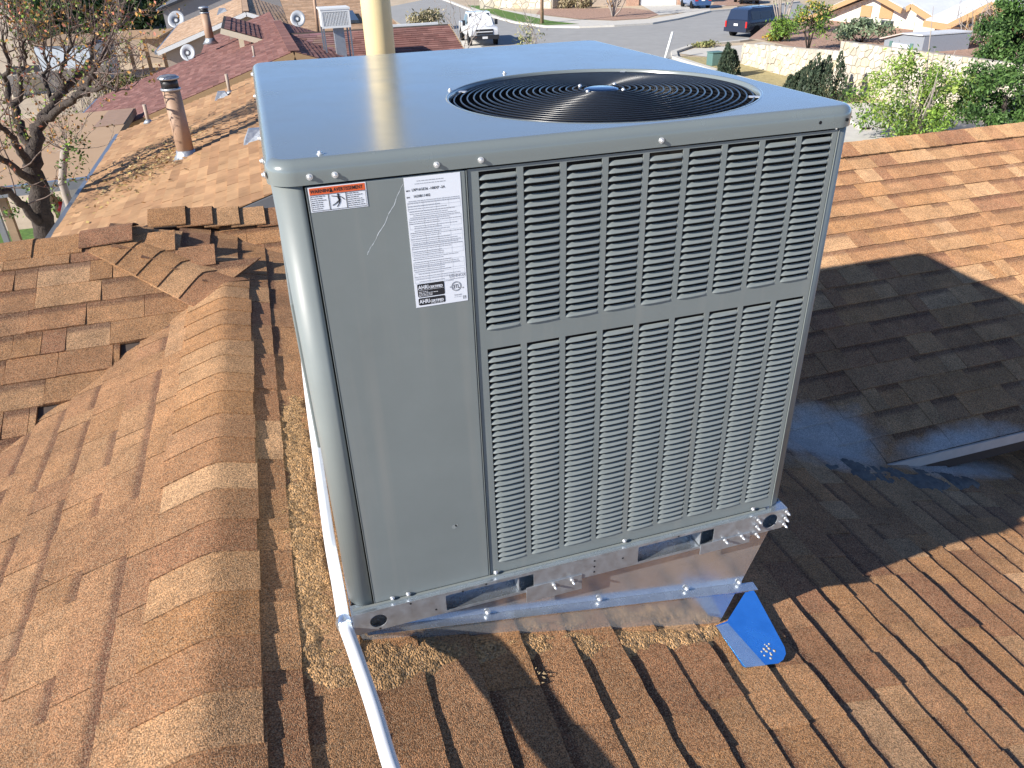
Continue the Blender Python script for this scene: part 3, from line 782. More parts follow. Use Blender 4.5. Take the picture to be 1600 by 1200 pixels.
put_text(k_, TX[8], .2415, 1.0490, yk, .0, .92); put_text(k_, TX[9], .2435, 1.0370, yk, .0, .92)
put_text(k_, TX[10], .2310, 1.0490, yk); put_text(k_, TX[11], .2310, 1.0370, yk)
gkt = MB()
fine(gkt, .252, .302, 1.0660, yk); fine(gkt, .248, .306, 1.0610, yk)
z = 1.030; row = 0
tbl = [(1.012, 1.028), (.9775, .9975), (.9480, .9700), (.9240, .9420), (.8940, .9120), (.8700, .8900)]
while z > .862:
    ind = random.choice((0, 0, .002, .008)); ln_x = random.choice((.06, .075, .09, .098))
    fine(gkt, .2315+ind, min(.2315+ln_x, .3315), z, yk, .0013); z -= random.choice((.0036, .0040, .0052)); row += 1
for (a, b) in tbl:
    for zz in (a, b, (a+b)/2): gkt.add([(.2315, yk, zz), (.3305, yk, zz), (.3305, yk, zz+.0003), (.2315, yk, zz+.0003)], [(0,1,2,3)])
    for xx in (.2315, .2600, .2840, .3080, .3302): gkt.add([(xx, yk, a), (xx+.0003, yk, a), (xx+.0003, yk, b), (xx, yk, b)], [(0,1,2,3)])
put_text(gkt, TX[7], .2990, .8790-.006, yk, 0, .95); fine(gkt, .299, .331, .8690, yk, .001)
put_text(gkt, TX[14], .3140, .8335, yk); fine(gkt, .306, .321, .8300, yk, .0009)
gkt.build('fine_print', M['greyink'], npl)
# certification marks
def badge(x0, x1, z0, z1):
    P = rrect(x0, x1, z0, z1, .003, 4); mb = MB(); mb.prism([(p[0], YP-.0007, p[1]) for p in P][::-1], (0, -.0002, 0)); return mb.build('certification_badge', M['ink'], npl)
badge(.2345, .2880, .8405, .8680); badge(.2345, .2880, .8235, .8385)
wt = MB(); yw = YP-.00125
put_text(wt, TX[3], .2360, .8570, yw, 0, .80); put_text(wt, TX[4], .2575, .8570, yw, 0, .82); put_text(wt, TX[5], .2360, .8275, yw, 0, .80); put_text(wt, TX[6], .2575, .8275, yw, 0, .82)
wt.add([(.236, yw, .8548), (.2865, yw, .8548), (.2865, yw, .8553), (.236, yw, .8553)], [(0,1,2,3)])
fine(wt, .258, .285, .8250, yw, .0008)
for zz in (.8510, .8480, .8450, .8425): fine(wt, .2365, random.uniform(.255, .28), zz, yw, .001)
wt.build('certification_print', M['white'], npl)
def ring2(mb, x, z, r0, r1, y, n=28):
    vs = [(x+r*cos(2*pi*k/n), y, z+r*sin(2*pi*k/n)) for r in (r0, r1) for k in range(n)]; mb.add(vs, [(k, (k+1) % n, n+(k+1) % n, n+k) for k in range(n)])
ring2(k_, .3120, .8530, .0093, .0101, yk); ring2(k_, .3120, .8530, .0076, .0082, yk); put_text(k_, TX[2], .3120, .8493, yk, 0, .72); put_text(k_, TX[12], .2998, .8515, yk); put_text(k_, TX[13], .3250, .8470, yk, 0, .7)
frame(k_, .3240, .3300, .8245, .8310, .0006, yk); fine(k_, .3250, .3295, .8270, yk, .0015)
k_.build('data_print', M['ink'], npl)
# scratch through the paint from the plate down to the left
sc = MB(); pts = [(.2275, 1.0640), (.2150, 1.0450), (.2065, 1.0270), (.1960, 1.0130), (.1870, .9960), (.1740, .9800), (.1640, .9640), (.1555, .9540), (.1490, .9445), (.1468, .9390)]
fp = []
for a, b in zip(pts, pts[1:]):
    for k in range(3): fp.append((a[0]+(b[0]-a[0])*k/3 + random.uniform(-.0006,.0006), a[1]+(b[1]-a[1])*k/3))
for a, b in zip(fp, fp[1:]): seg2(sc, a[0], a[1], b[0], b[1], random.uniform(.0005, .0014), YP-.0001)
sc.build('scratch', M['scratch'], unit_o)

# faint rubbed mark low on the plain panel
sc = MB(); disc2(sc, .2665, .2505, .0065, YP-.0001, 12); disc2(sc, .2720, .2530, .004, YP-.0001, 10); sc.build('scuff_mark', mat('rubbed_paint', (.26, .28, .27), rough=.6), unit_o)
# --- galvanised base rail with fork slots and lifting holes
def plate_with_holes(name, x0, x1, z0, z1, y, th, rects, circles, mat_, par):
    me = bpy.data.meshes.new(name); import bmesh
    bm = bmesh.new(); edges = []
    def loop(P):
        vs = [bm.verts.new((p[0], y, p[1])) for p in P]
        for i in range(len(vs)): edges.append(bm.edges.new((vs[i-1], vs[i])))
    loop([(x0, z0+.003), (x0+.003, z0), (x1-.012, z0), (x1, z0+.016), (x1, z1-.002), (x1-.002, z1), (x0, z1)])
    for r in rects: loop(rrect(r[0], r[1], r[2], r[3], .004, 3))
    for c in circles: loop([(c[0]+c[2]*cos(2*pi*k/28), c[1]+c[2]*sin(2*pi*k/28)) for k in range(28)])
    bmesh.ops.triangle_fill(bm, edges=edges, use_beauty=True, use_dissolve=False)
    bmesh.ops.recalc_face_normals(bm, faces=bm.faces)
    bm.to_mesh(me); bm.free(); me.materials.append(mat_)
    o = bpy.data.objects.new(name, me); link(o, par); o.matrix_parent_inverse = wm(par).inverted()
    sd = o.modifiers.new('thick', 'SOLIDIFY'); sd.thickness = th; sd.offset = 0
    return o
YR = -.0215
plate_with_holes('base_rail', .0, W, 0, RT, YR, .0022, [(.2262, .4545, .0065, .0570), (.7440, .9680, .0065, .0590)], [(.0590, .0300, .0205), (1.1430, .0345, .0235)], M['galv'], unit_o)
m = MB(); m.box(-.0, W, YR+.0012, .012, RT-.0022, RT-.0002); m.box(.0, W, YR+.0012, .035, .0, .002); m.box(-.002, 0, YR, .3, .001, RT-.001)
m.build('rail_flange', M['galv_bright'], unit_o)
m = MB(); m.box(.004, XS+.2, -.0095, -.0036, RT+.0002, RT+.0042); m.box(XS+.2002, XR-.02, -.0095, -.0036, RT+.0002, RT+.0042); m.build('panel_ledge', M['paint'], unit_o)
m = MB(); m.box(0.002, .004, .02, D, 0.002, RT-.003); m.box(W-.003, W-.001, -.0195, D, 0, RT); m.box(.0, W, D-.003, D, 0, RT); m.build('base_rail', M['galv'], unit_o)
m = MB(); m.box(.005, W-.004, .036, .040, .002, RT-.006); m.build('rail_web', M['galv_bright'], unit_o)
for xa, xb in ((.415, .4545), (.93, .968)):
    m = MB(); m.box(xa, xb, YR+.004, .03, .058-.004, .061-.001); m.box(xa, xa+.002, YR+.004, .03, .0065, .055); m.build('slot_sleeve', M['galv'], unit_o)
for x0_, x1_, z0_, z1_ in ((.4335, .5845, -.0335, .0165), (.9300, 1.0830, -.0205, .0140)):
    m = MB(); m.box(x0_, x1_, YR-.0040, YR-.0016, z0_, z1_); bk = m.build('hold_down_bracket', M['galv'], unit_o)
for x, z in ((.507, .006), (.557, .006), (1.0025, .0105), (1.0545, .0100), (1.0995, .0545), (1.0990, .0310), (1.1010, .0035), (1.1880, .0590), (1.1880, .0360), (1.1870, .0150)):
    mb = MB(); p = A(x, YR-.004, z); mb.tube([p, p+A(0, -.004, 0)], .0052, 6); mb.tube([p+A(0,-.006,0), p+A(.0005,-.013,-.001), p+A(.001,-.017,-.0015)], [.0036, .0034, .0012], 8); mb.build('bolt', M['screw'], unit_o)
for x, z in ((.14, .060), (.27, .058), (.62, .05), (.62, .03), (.62, .012), (.70, .035), (.20, .02), (.33, .0625), (.86, .0625), (.06, .004)):
    mb = MB(); mb.tube([(x, YR-.0010, z), (x, YR-.0016, z)], .0026, 10); mb.build('rivet_hole', M['dark'], unit_o)

# ================================================================== CURB ADAPTER under the unit
curb = empty('curb_adapter', (W/2, D/2, zQ(W/2)), 'galvanised sheet metal curb under the grey rooftop unit with a slanting flange', 'roof curb')
m = MB(); m.prism([(.004, .003, -.002), (1.174, .003, -.002), (1.047, .003, -.356), (.02, .003, zQ(.02)-.02)], (0, .002, 0)); m.build('front_sheet', M['sheet'], curb)
kx = .375
m = MB(); m.prism([(1.174, .005, -.002), (1.174, D-.1, -.002), (1.046, D-.1, -.358), (1.046, .005, -.358)], (.002, 0, .001)); m.build('side_sheet', M['sheet'], curb)
m = MB(); m.prism([(.004, .005, -.002), (.004, D-.1, -.002), (.02, D-.1, zQ(.02)-.02), (.02, .005, zQ(.02)-.02)], (.002, 0, 0)); m.build('side_sheet', M['galv'], curb)
m = MB(); m.prism([(.02, D-.1, -.002), (1.174, D-.1, -.002), (1.046, D-.1, -.356), (.02, D-.1, -.08)], (0, .002, 0)); m.build('back_sheet', M['galv'], curb)
fa, fb = A(.02, 0, -.0115), A(1.142, 0, -.2185)
m = MB(); m.prism([fa+A(0,.0025,0), fb+A(0,.0025,0), fb+A(0,-.026,-.004), fa+A(.01,-.018,-.004)], (0, 0, .0018)); m.prism([fa+A(0,-.0005,0), fb+A(0,-.0005,0), fb+A(-.012,-.0005,-.032), fa+A(0,-.0005,-.028)], (0, .002, 0))
m.build('angle_flange', M['galv_bright'], curb)
for s_ in (.28, .56, .8, .955):
    p = fa + (fb-fa)*s_; screw(p[0], -.001, p[2]+.010, par=curb, r=.0058)
# base flashing lying on the shingles at the low corner
fl = empty('roof_flashing', (1.2, .0, zQ(1.2)), 'sheet metal flashing with blue sky reflection put into its colour, on the shingles at the low corner of the curb', 'flashing')
def onQ(u, v, h=.0165):
    p = hit(u, v, (QS, 0, 1), QD + h*qk); return p
out = [onQ(*q) for q in ((1118, 978), (1136, 971), (1158, 936), (1172, 914), (1182, 930), (1226, 1012), (1228, 1022), (1224, 1031), (1216, 1037), (1190, 1040), (1166, 1044), (1160, 1041))]
m = MB(); m.prism(out, (0, 0, .0015)); m.build('flashing_sheet', M['flash'], fl)
a_, b_ = onQ(1137, 974, .0205), onQ(1196, 1040, .0205); c_, d_ = onQ(1141, 970, .0185), onQ(1206, 1037, .0185)
m = MB(); m.prism([onQ(1119, 979, .0185), a_, b_, onQ(1166, 1043, .0185)], (0, 0, .0015)); m.build('flashing_lap', M['galv_bright'], fl)
# splash of mastic on the sheet
ms = MB()
for k in range(14):
    q = onQ(1200+random.gauss(0, 5), 1016+random.gauss(0, 6), .0185); ms.lathe(tuple(q), [(random.uniform(.002, .006), 0), (.001, .002)], 7)
ms.build('mastic_splash', M['stone'] if False else M['mortar'], fl)
# ================================================================== loose granules and mastic heaped round the curb
zq2 = lambda x, y: zQ(x) + .004
granule_t = (.46, .275, .125)
bed = blob('granule_bed', [(-.17,-.02), (-.10,-.16), (.10,-.17), (.22,-.11), (.45,-.10), (.62,-.12), (.80,-.09), (.95,-.11), (1.08,-.04), (1.10,.02), (.9,.012), (.4,.012), (.0,.02), (-.0,.5), (-.005,1.25), (-.10,1.28), (-.17,.95), (-.13,.7), (-.19,.5), (-.15,.3)],
           zq2, .0105, M['granule'], None, res=.0065, seed=2, edge=.035, tint=granule_t, rough=1.2)
tag(bed, 'loose tan granules bedded along the foot of the sheet metal curb', 'granules', kind='stuff')
# ================================================================== white conduit
cd = empty('electrical_conduit', (-.03, .02, .0), 'white electrical conduit running along the unit and out over the shingles toward the viewer', 'conduit')
fr = [A(.16, -2.15, -.070), A(.13, -1.5, -.045), A(.10, -1.05, .025), A(.065, -.75, .046), A(.040, -.52, .046), A(.024, -.41, .044), A(.012, -.274, .041), A(-.004, -.135, .037), A(-.014, -.05, .024), A(-.021, .010, .010)]
def onQh(u, v, h): return hit(u, v, (QS, 0, 1), QD + h)
bk_ = [A(-.022, .022, .008)] + [onQh(u, v, h) for u, v, h in ((528, 915, .046), (516, 850, .043), (503, 760, .042), (493, 690, .042), (483, 620, .042), (476, 560, .042), (470, 500, .042))]
def smooth_path(P, n=6):
    out = []
    for i in range(len(P)-1):
        p0, p1, p2, p3 = P[max(i-1,0)], P[i], P[i+1], P[min(i+2, len(P)-1)]
        for k in range(n):
            t = k/n; out.append(.5*((2*p1) + (p2-p0)*t + (2*p0-5*p1+4*p2-p3)*t*t + (3*p1-p0-3*p2+p3)*t**3))
    out.append(P[-1]); return out
m = MB(); m.tube(smooth_path(fr), .0165, 20); m.build('front_run', M['conduit'], cd)
m = MB(); m.tube(smooth_path(bk_), .0155, 20); m.build('side_run', M['conduit'], cd)
m = MB(); m.tube([A(-.0195,.000,.0125), A(-.0205,.008,.0108), A(-.0225,.026,.0075), A(-.023,.034,.006)], [.0172, .0200, .0200, .0172], 20); m.build('coupling', M['galv_bright'], cd)
# cream flue behind the unit
_q = py_(592, 55, 4.0); fx, fy = _q[0], 4.0
fu = empty('flue_stack', (fx, fy, -.4), 'cream painted flue stack standing just behind the grey rooftop unit', 'flue pipe')
m = MB(); m.lathe((fx, fy, -.75), [(.094, 0), (.094, 3.6)], 32); m.build('pipe', M['cream'], fu)
m = MB(); m.lathe((fx, fy, -.45), [(.2, 0), (.11, .14), (.1, .22)], 24); m.build('boot', M['galv'], fu)
m = MB(); m.lathe((fx, fy, 2.72), [(.12, 0), (.14, .04), (.14, .15), (.05, .22)], 24); m.build('rain_cap', M['galv'], fu)

# ================================================================== GROUND, STREET
def sheet(name, pts, z, mat_, sub=None):
    mb = MB(); mb.add([(p[0], p[1], z) for p in pts], [tuple(range(len(pts)))])
    me = mb.mesh(name); me.materials.append(mat_)
    if me.polygons[0].normal.z < 0: me.flip_normals()
    o = bpy.data.objects.new(name, me); link(o); o['kind'] = 'structure'; return o
sheet('ground', [(-160, -60), (200, -60), (200, 330), (-160, 330)], ZG, M['dirt'])
G_ = lambda u, v, z=ZG: gp(u, v, z)
far_curb = [G_(*q) for q in ((680, -4), (700, 3), (735, 17), (800, 36), (850, 43), (905, 44), (960, 42), (1020, 38), (1060, 31), (1078, 27), (1110, 19), (1190, 12), (1250, 4))]
near_curb = [G_(*q) for q in ((1290, 25), (1225, 56), (1150, 66), (1078, 73), (1048, 83), (1050, 92), (1110, 112), (1180, 134), (1240, 153), (1310, 180), (1345, 205))]
street = far_curb + near_curb + [A(14, 12, 0), A(9, 22, 0), A(9.5, 44, 0), A(10, 50, 0), A(12, 56, 0), A(13, 75, 0), A(14, 95, 0)]
sheet('street', street, ZG+.004, M['asphalt'])
def ribbon(name, line, w, z0, z1, mat_, kind='structure'):
    mb = MB(); n = len(line); L_ = []; R_ = []
    for i in range(n):
        d = np.array(line[min(i+1, n-1)][:2]) - np.array(line[max(i-1, 0)][:2]); d /= np.linalg.norm(d); q = A(-d[1], d[0])
        L_.append(np.array(line[i][:2]) ); R_.append(np.array(line[i][:2]) + q*w)
    vs = [(*p, z1) for p in L_] + [(*p, z1) for p in R_] + [(*p, z0) for p in L_] + [(*p, z0) for p in R_]
    fs = []
    for i in range(n-1):
        fs += [(i, i+1, n+i+1, n+i), (2*n+i, 2*n+i+1, i+1, i), (n+i, n+i+1, 3*n+i+1, 3*n+i)]
    mb.add(vs, fs); o = mb.build(name, mat_); o['kind'] = kind; return o
ribbon('kerb', far_curb, .35, ZG-.05, ZG+.13, M['concrete'])
ribbon('kerb', near_curb, .35, ZG-.05, ZG+.13, M['concrete'])
sheet('pavement', [G_(*q) for q in ((735, 8), (860, 26), (905, 31), (960, 33), (1015, 30), (1062, 22), (1085, 16), (1110, 13), (1110, 19), (1078, 26), (1060, 30), (1020, 37), (960, 41), (905, 43), (850, 42), (800, 35), (735, 16))], ZG+.02, M['concrete'])
sheet('lawn_strip', [G_(*q) for q in ((730, 9), (752, 9), (860, 33), (905, 38), (850, 40), (800, 33))], ZG+.03, M['lawn'])
sheet('gravel_yard', [G_(*q) for q in ((845, 14), (838, 22), (905, 30), (960, 32), (1010, 29), (1040, 20), (985, 13))], ZG+.026, M['redgravel'])
sheet('gravel_yard', [G_(*q) for q in ((1118, 0), (1112, 10), (1150, 9), (1195, 5), (1185, -2))], ZG+.026, M['redgravel'])
sheet('driveway', [G_(*q) for q in ((1000, 8), (1060, 8), (1135, 9), (1085, 18), (1030, 24))], ZG+.032, M['concrete'])
sheet('driveway', [G_(*q) for q in ((640, 70), (728, 55), (775, 90), (700, 120))], ZG+.010, M['concrete'])
sheet('pavement', [G_(*q) for q in ((1060, 84), (1085, 76), (1160, 71), (1230, 60), (1222, 66), (1165, 90), (1320, 132), (1312, 138), (1162, 96))], ZG+.02, M['concrete'])
sheet('dry_grass', [G_(*q) for q in ((1054, 88), (1165, 92), (1310, 136), (1380, 165), (1345, 195), (1312, 172), (1242, 150), (1182, 130), (1112, 109))], ZG+.012, M['drygrass'])
sheet('concrete_yard', [A(13, 10, 0), A(26, 10, 0), A(24.2, 25, 0), A(20, 26, 0), A(18, 22, 0)], ZG+.03, M['concrete'])
sheet('lawn', [A(-10, 15, 0), A(-4.2, 15, 0), A(-4.6, 20.5, 0), A(-10, 20.5, 0)], ZG+.03, M['lawn'])

# ================================================================== NEIGHBOURING HOUSES
def tab_roof(parent, O, ud, wd, U, Wd, e, tl, tints, mat_=None, th=.018, name='shingle', stain=None):
    """courses of shingle tabs as real overlapping pieces, joined"""
    nd = unit(np.cross(ud, wd)); 
    if nd[2] < 0: nd = -nd
    mb = MB(); rows = int(Wd/e)
    for r in range(rows):
        u = -random.uniform(0, tl)
        while u < U:
            l = tl*random.uniform(.75, 1.3); a, b = max(u, 0), min(u+l, U)
            if b - a > .03:
                t = random.choice(tints); s_ = random.uniform(.9, 1.1); t = tuple(c*s_ for c in t)
                if stain is not None: t = stain(t, (a+b)/2, r*e)
                w0, w1 = r*e, (r+1)*e + .02; h = th*random.uniform(.7, 1.3)
                P = [O+ud*a+wd*w0+nd*h, O+ud*b+wd*w0+nd*h, O+ud*b+wd*w1, O+ud*a+wd*w1, O+ud*a+wd*w0, O+ud*b+wd*w0]
                mb.add(P, [(0,1,2,3), (4,5,1,0), (0,3,4), (1,5,2)], t)
            u += l + .006
    o = mb.build(name, mat_ or M['farshingle'], parent); o['kind'] = 'stuff'; return o
def slab(name, pts, th, mat_, parent, down=True):
    mb = MB(); mb.prism(pts, (0, 0, -th)); return mb.build(name, mat_, parent)
BROWN = [(.43,.255,.135), (.40,.235,.125), (.46,.28,.15), (.375,.215,.115)]
MAROON = [(.235,.118,.098), (.20,.10,.085), (.27,.14,.118), (.22,.105,.088)]
TAN = [(.46,.31,.20), (.42,.28,.18), (.50,.345,.23)]
def gable_house(label, xl, xr, zl, xp, zp, y0, y1, tints, wall, e=.14, tl=.3, over=.3, fascia='trim_tan', wz=None, fmat=None, zr=None, ylist=None):
    """ridge along y at xp; left eave (xl,zl); right eave (xr,zr)"""
    sL = (zp-zl)/(xp-xl); zr = zr if zr is not None else zp - sL*(xr-xp)
    h = empty('neighbour_house', ((xl+xr)/2, (y0+y1)/2, ZG), label, 'house')
    wl_ = sqrt((xp-xl)**2 + (zp-zl)**2); wr_ = sqrt((xr-xp)**2 + (zp-zr)**2)
    slab('roof_deck', [(xl, y0+.02, zl-.004), (xp, y0+.02, zp-.004), (xp, y1, zp-.004), (xl, y1, zl-.004)], .06, M['deck'], h)
    slab('roof_deck', [(xp, y0+.02, zp-.004), (xr, y0+.02, zr-.004), (xr, y1, zr-.004), (xp, y1, zp-.004)], .06, M['deck'], h)
    tab_roof(h, A(xl, y0, zl), A(0,1,0), unit(A(xp-xl, 0, zp-zl)), y1-y0, wl_, e, tl, tints)
    tab_roof(h, A(xr, y0, zr), A(0,1,0), unit(A(xp-xr, 0, zp-zr)), y1-y0, wr_, e, tl, tints)
    fm = M[fascia]
    m = MB(); m.bar((xl, y0-.012, zl-.10), (xp, y0-.012, zp-.10), .035, .17, upv=(0,0,1)); m.build('fascia', fm, h)
    m = MB(); m.bar((xr, y0-.012, zr-.10), (xp, y0-.012, zp-.10), .035, .17); m.build('fascia', fm, h)
    m = MB(); m.bar((xl-.06, y0, zl-.08), (xl-.06, y1, zl-.08), .10, .11); m.build('gutter', M['gutter'], h)
    m = MB(); P = [(xl+over, y0+over, ZG), (xr-over, y0+over, ZG), (xr-over, y0+over, zr-.07+sL*over), (xp, y0+over, zp-.09), (xl+over, y0+over, zl-.07+sL*over)]
    m.prism(P, (0, y1-y0-2*over, 0)); m.build('wall', M[wall], h)
    m = MB(); n = int((y1-y0)/.3)
    for k in range(n):
        yy = y0 + k*.3; m.bar((xp, yy, zp+.018), (xp, yy+.315, zp+.022), .26, .02, tint=random.choice(tints))
    o = m.build('ridge_cap', M['farshingle'], h); o['kind'] = 'stuff'
    return h
def flue(h_, x, y, z0, z1, r, mat_='brownpipe', cap=True, name='flue'):
    m = MB(); m.lathe((x, y, z0-.1), [(r, 0), (r, z1-z0-.20+.1)], 20); f = m.build(name, M[mat_], h_)
    m = MB(); m.lathe((x, y, z1-.20), [(r*1.08, 0), (r*1.14, .01), (r*1.14, .03), (r*1.0, .035)], 20); m.build('collar', M['galv'], f)
    m = MB(); m.lathe((x, y, z1-.165), [(r*.98, 0), (r*.98, .11)], 20); m.build('vent_band', M['blackcap'], f)
    m = MB(); m.lathe((x, y, z1-.055), [(r*1.22, 0), (r*1.22, .025), (r*.9, .05), (r*.3, .062)], 20); m.build('flue_cap', M['galv'], f)
    m = MB(); m.lathe((x, y, z0-.08), [(r*1.9, .0), (r*1.15, .12), (r*1.08, .17)], 16); m.build('boot', M['galv'], f)
    return f
def roof_vent(h_, x, y, z, s, slope=.31):
    m = MB(); m.add([(x-s, y-s, z-slope*s), (x+s, y-s, z+slope*s), (x+s, y+s, z+slope*s), (x-s, y+s, z-slope*s), (x-.35*s, y-.4*s, z+.9*s), (x+.6*s, y-.4*s, z+.9*s), (x+.6*s, y+.4*s, z+.9*s), (x-.35*s, y+.4*s, z+.9*s)],
          [(0,1,5,4), (1,2,6,5), (2,3,7,6), (3,0,4,7), (4,5,6,7)]); return m.build('roof_vent', M['galv'], h_)
def plumbing_pipe(h_, x, y, z, L=.3, r=.035):
    m = MB(); m.lathe((x, y, z-.05), [(r, 0), (r, L+.05)], 10); p = m.build('vent_pipe', M['stucco'], h_)
    m = MB(); m.lathe((x, y, z-.03), [(r*3, 0), (r*1.3, .07)], 10); m.build('boot', M['galv'], p)
n1 = gable_house('brown shingled house directly behind the foreground ridge, with a tall brown flue', -2.84, 3.6, -1.6, .40, -.595, 6.85, 15.9, BROWN, 'stucco_grey', tl=.31, fascia='gutter', over=.28)
flue(n1, -1.21, 10.75, -1.10, .00, .118)
q = py_(346, 152, 14.9); roof_vent(n1, q[0], 14.9, q[2]-.02, .14); plumbing_pipe(n1, q[0]+.16, 15.1, q[2]+.04, .34, .03)
q = py_(392, 216, 9.9); roof_vent(n1, q[0]+.05, 9.9, q[2]-.03, .17)
q = py_(232, 190, 15.5); plumbing_pipe(n1, q[0], 15.5, q[2], .32, .035)
# board joints on the gable wall
for k in range(9):
    x = -1.0 + .22*k; zt = -1.6 + .31*(x+2.84) - .2
    m = MB(); m.box(x, x+.018, 7.11, 7.128, -2.6, zt); m.build('wall_batten', M['stucco_grey'], n1)
# flat-roofed patio cover against that house
pc = empty('patio_cover', (-4.1, 15.5, ZG), 'flat tan patio cover joined to the left side of the brown shingled house', 'patio cover')
m = MB(); m.prism([(-6.0, 12.6, -1.72), (-2.93, 12.6, -1.66), (-2.93, 19.2, -1.66), (-6.0, 19.2, -1.72)], (0,0,-.14)); m.build('roof_sheet', M['flattan'], pc)
m = MB(); m.prism([(-3.55, 17.1, -1.668), (-2.95, 17.1, -1.655), (-2.95, 19.1, -1.655), (-3.5, 19.1, -1.668)], (0,0,.006)); m.build('roof_patch', M['brownpipe'], pc)
m = MB(); m.bar((-6.05, 12.56, -1.80), (-2.95, 12.56, -1.74), .1, .16); m.build('fascia', M['gutter'], pc)
for x in (-5.8, -4.4): m = MB(); m.box(x, x+.12, 12.7, 12.82, ZG, -1.85); m.build('post', M['wood'], pc)
# maroon house
n2 = gable_house('maroon shingled house with several gables beyond the brown house', -5.2, 2.6, -2.586, .855, -.60, 18.5, 28.0, MAROON, 'stucco_grey', fascia='trim_tan', zr=-1.17, tl=.32)
tab_roof(n2, A(-1.75, 28.0, -1.455), A(0,1,0), unit(A(1, 0, .328)), 5.2, 2.74, .14, .32, MAROON)
ys, yr_ = 18.4, 23.2
slab('roof_deck', [(1.0, ys, -.6-.31*(yr_-ys)-.01), (5.65, ys, -.6-.31*(yr_-ys)-.01), (5.65, yr_, -.61), (1.0, yr_, -.61)], .08, M['deck'], n2)
tab_roof(n2, A(1.0, ys, -.6-.31*(yr_-ys)), A(1,0,0), unit(A(0, 1, .31)), 4.65, (yr_-ys)*1.047, .14, .32, MAROON,
         stain=lambda t, u, w: tuple(c*(1-k_)+g_*k_ for c, g_ in zip(t, (.36,.34,.34)) for k_ in [random.uniform(.35,1)*max(0, 1-((u-.75)/.95)**2)*(1 if w < 2.7 else .25)]))
slab('roof_deck', [(1.0, yr_, -.6), (5.65, yr_, -.6), (5.65, 28, -2.05), (1.0, 28, -2.05)], .08, M['deck'], n2)
m = MB(); m.box(1.5, 5.3, 18.9, 27.6, ZG, -2.1); m.build('wall', M['stucco'], n2)
m = MB(); m.bar((5.67, ys, -2.17), (5.67, yr_, -.68), .04, .16); m.build('fascia', M['trim_tan'], n2)
# shed dormer with cream fascia
cz = lambda x: -.41 - .328*(x+.83)
slab('roof_deck', [(-.83, 24.02, cz(-.83)-.01), (1.0, 24.02, cz(1.0)-.01), (1.0, 29, cz(1.0)-.01), (-.83, 29, cz(-.83)-.01)], .06, M['deck'], n2)
tab_roof(n2, A(1.0, 24, cz(1.0)), A(0,1,0), unit(A(-1, 0, .328)), 5.0, 1.93, .14, .32, MAROON)
m = MB(); m.bar((-.86, 23.99, cz(-.86)-.10), (.80, 23.99, cz(.8)-.10), .03, .15); m.build('fascia', M['trim_cream'], n2)
for k in range(2): m = MB(); m.box(-.42+.5*k, -.28+.5*k, 24.3, 24.42, -1.3, -.66-.16*k); m.build('post', M['trim_cream'], n2)
m = MB(); m.box(-.75, .6, 28.4, 28.5, -1.4, -.95); m.build('wall', M['stucco'], n2)
q = py_(398, 90, 20.8); plumbing_pipe(n2, q[0], 20.8, q[2], .28, .03)
flue(n2, -1.33, 27.0, -1.0, .0, .13)
# tan house farther back
n3 = gable_house('tan shingled house with a long left slope beyond the maroon house', -4.08, 1.95, -2.15, -.115, -.80, 37.2, 52, TAN, 'stucco', fascia='trim_white', tl=.5, e=.2)
q = py_(347, 22, 44); roof_vent(n3, q[0], 44, q[2], .3)
# grey house behind, dark eaves
n4 = gable_house('grey walled house with dark eaves at the top left behind the tan house', -6.4, 3.0, -2.0, -1.0, -.2, 66, 78, [(.12,.13,.15), (.15,.155,.17)], 'stucco_grey', fascia='darkmetal', tl=.7, e=.3)
# long tan roof with carport beyond the maroon ridge
n5 = empty('carport_house', (6, 40, ZG), 'tan roofed house with an open carport and white posts behind the cream flue', 'house')
ya, yb, za, zb = 32.5, 44.0, -1.95, -.45
XE5 = py_(636, 20, 33)[0]
slab('roof_deck', [(1.6, ya, za-.01), (XE5, ya, za-.01), (XE5, yb, zb-.01), (1.6, yb, zb-.01)], .1, M['deck'], n5)
tab_roof(n5, A(1.6, ya, za), A(1,0,0), unit(A(0, yb-ya, zb-za)), XE5-1.6, sqrt((yb-ya)**2+(zb-za)**2), .2, .5, TAN)
m = MB(); m.bar((1.6, ya-.03, za-.12), (XE5, ya-.03, za-.12), .04, .2); m.build('fascia', M['trim_white'], n5)
m = MB(); m.box(1.8, 3.4, ya+.5, yb, ZG, za-.1); m.build('wall', M['stucco'], n5)
for x in (4.2, XE5-.25): m = MB(); m.box(x-.09, x+.09, ya+.2, ya+.38, ZG, za-.1); m.build('post', M['trim_white'], n5)
m = MB(); m.box(3.42, XE5-.1, yb-.6, yb, ZG, za); m.build('wall', M['stucco_grey'], n5)
m = MB(); q0 = py_(556, 12, 38.0); m.prism([(3.1, 36.2, -1.42), (4.6, 36.2, -1.42), (4.6, 38.2, -1.15), (3.1, 38.2, -1.15)], (0, 0, .12)); sky_ = m.build('skylight', M['glass'], n5)
m = MB(); m.box(py_(612, 40, 30.5)[0], py_(684, 38, 30.5)[0], 30.4, 30.6, ZG, py_(640, 37.5, 30.4)[2]); 
wl3 = m.build('white_wall', M['trim_white']); tag(wl3, 'low white wall behind the maroon roof and right of the cream flue', 'wall')
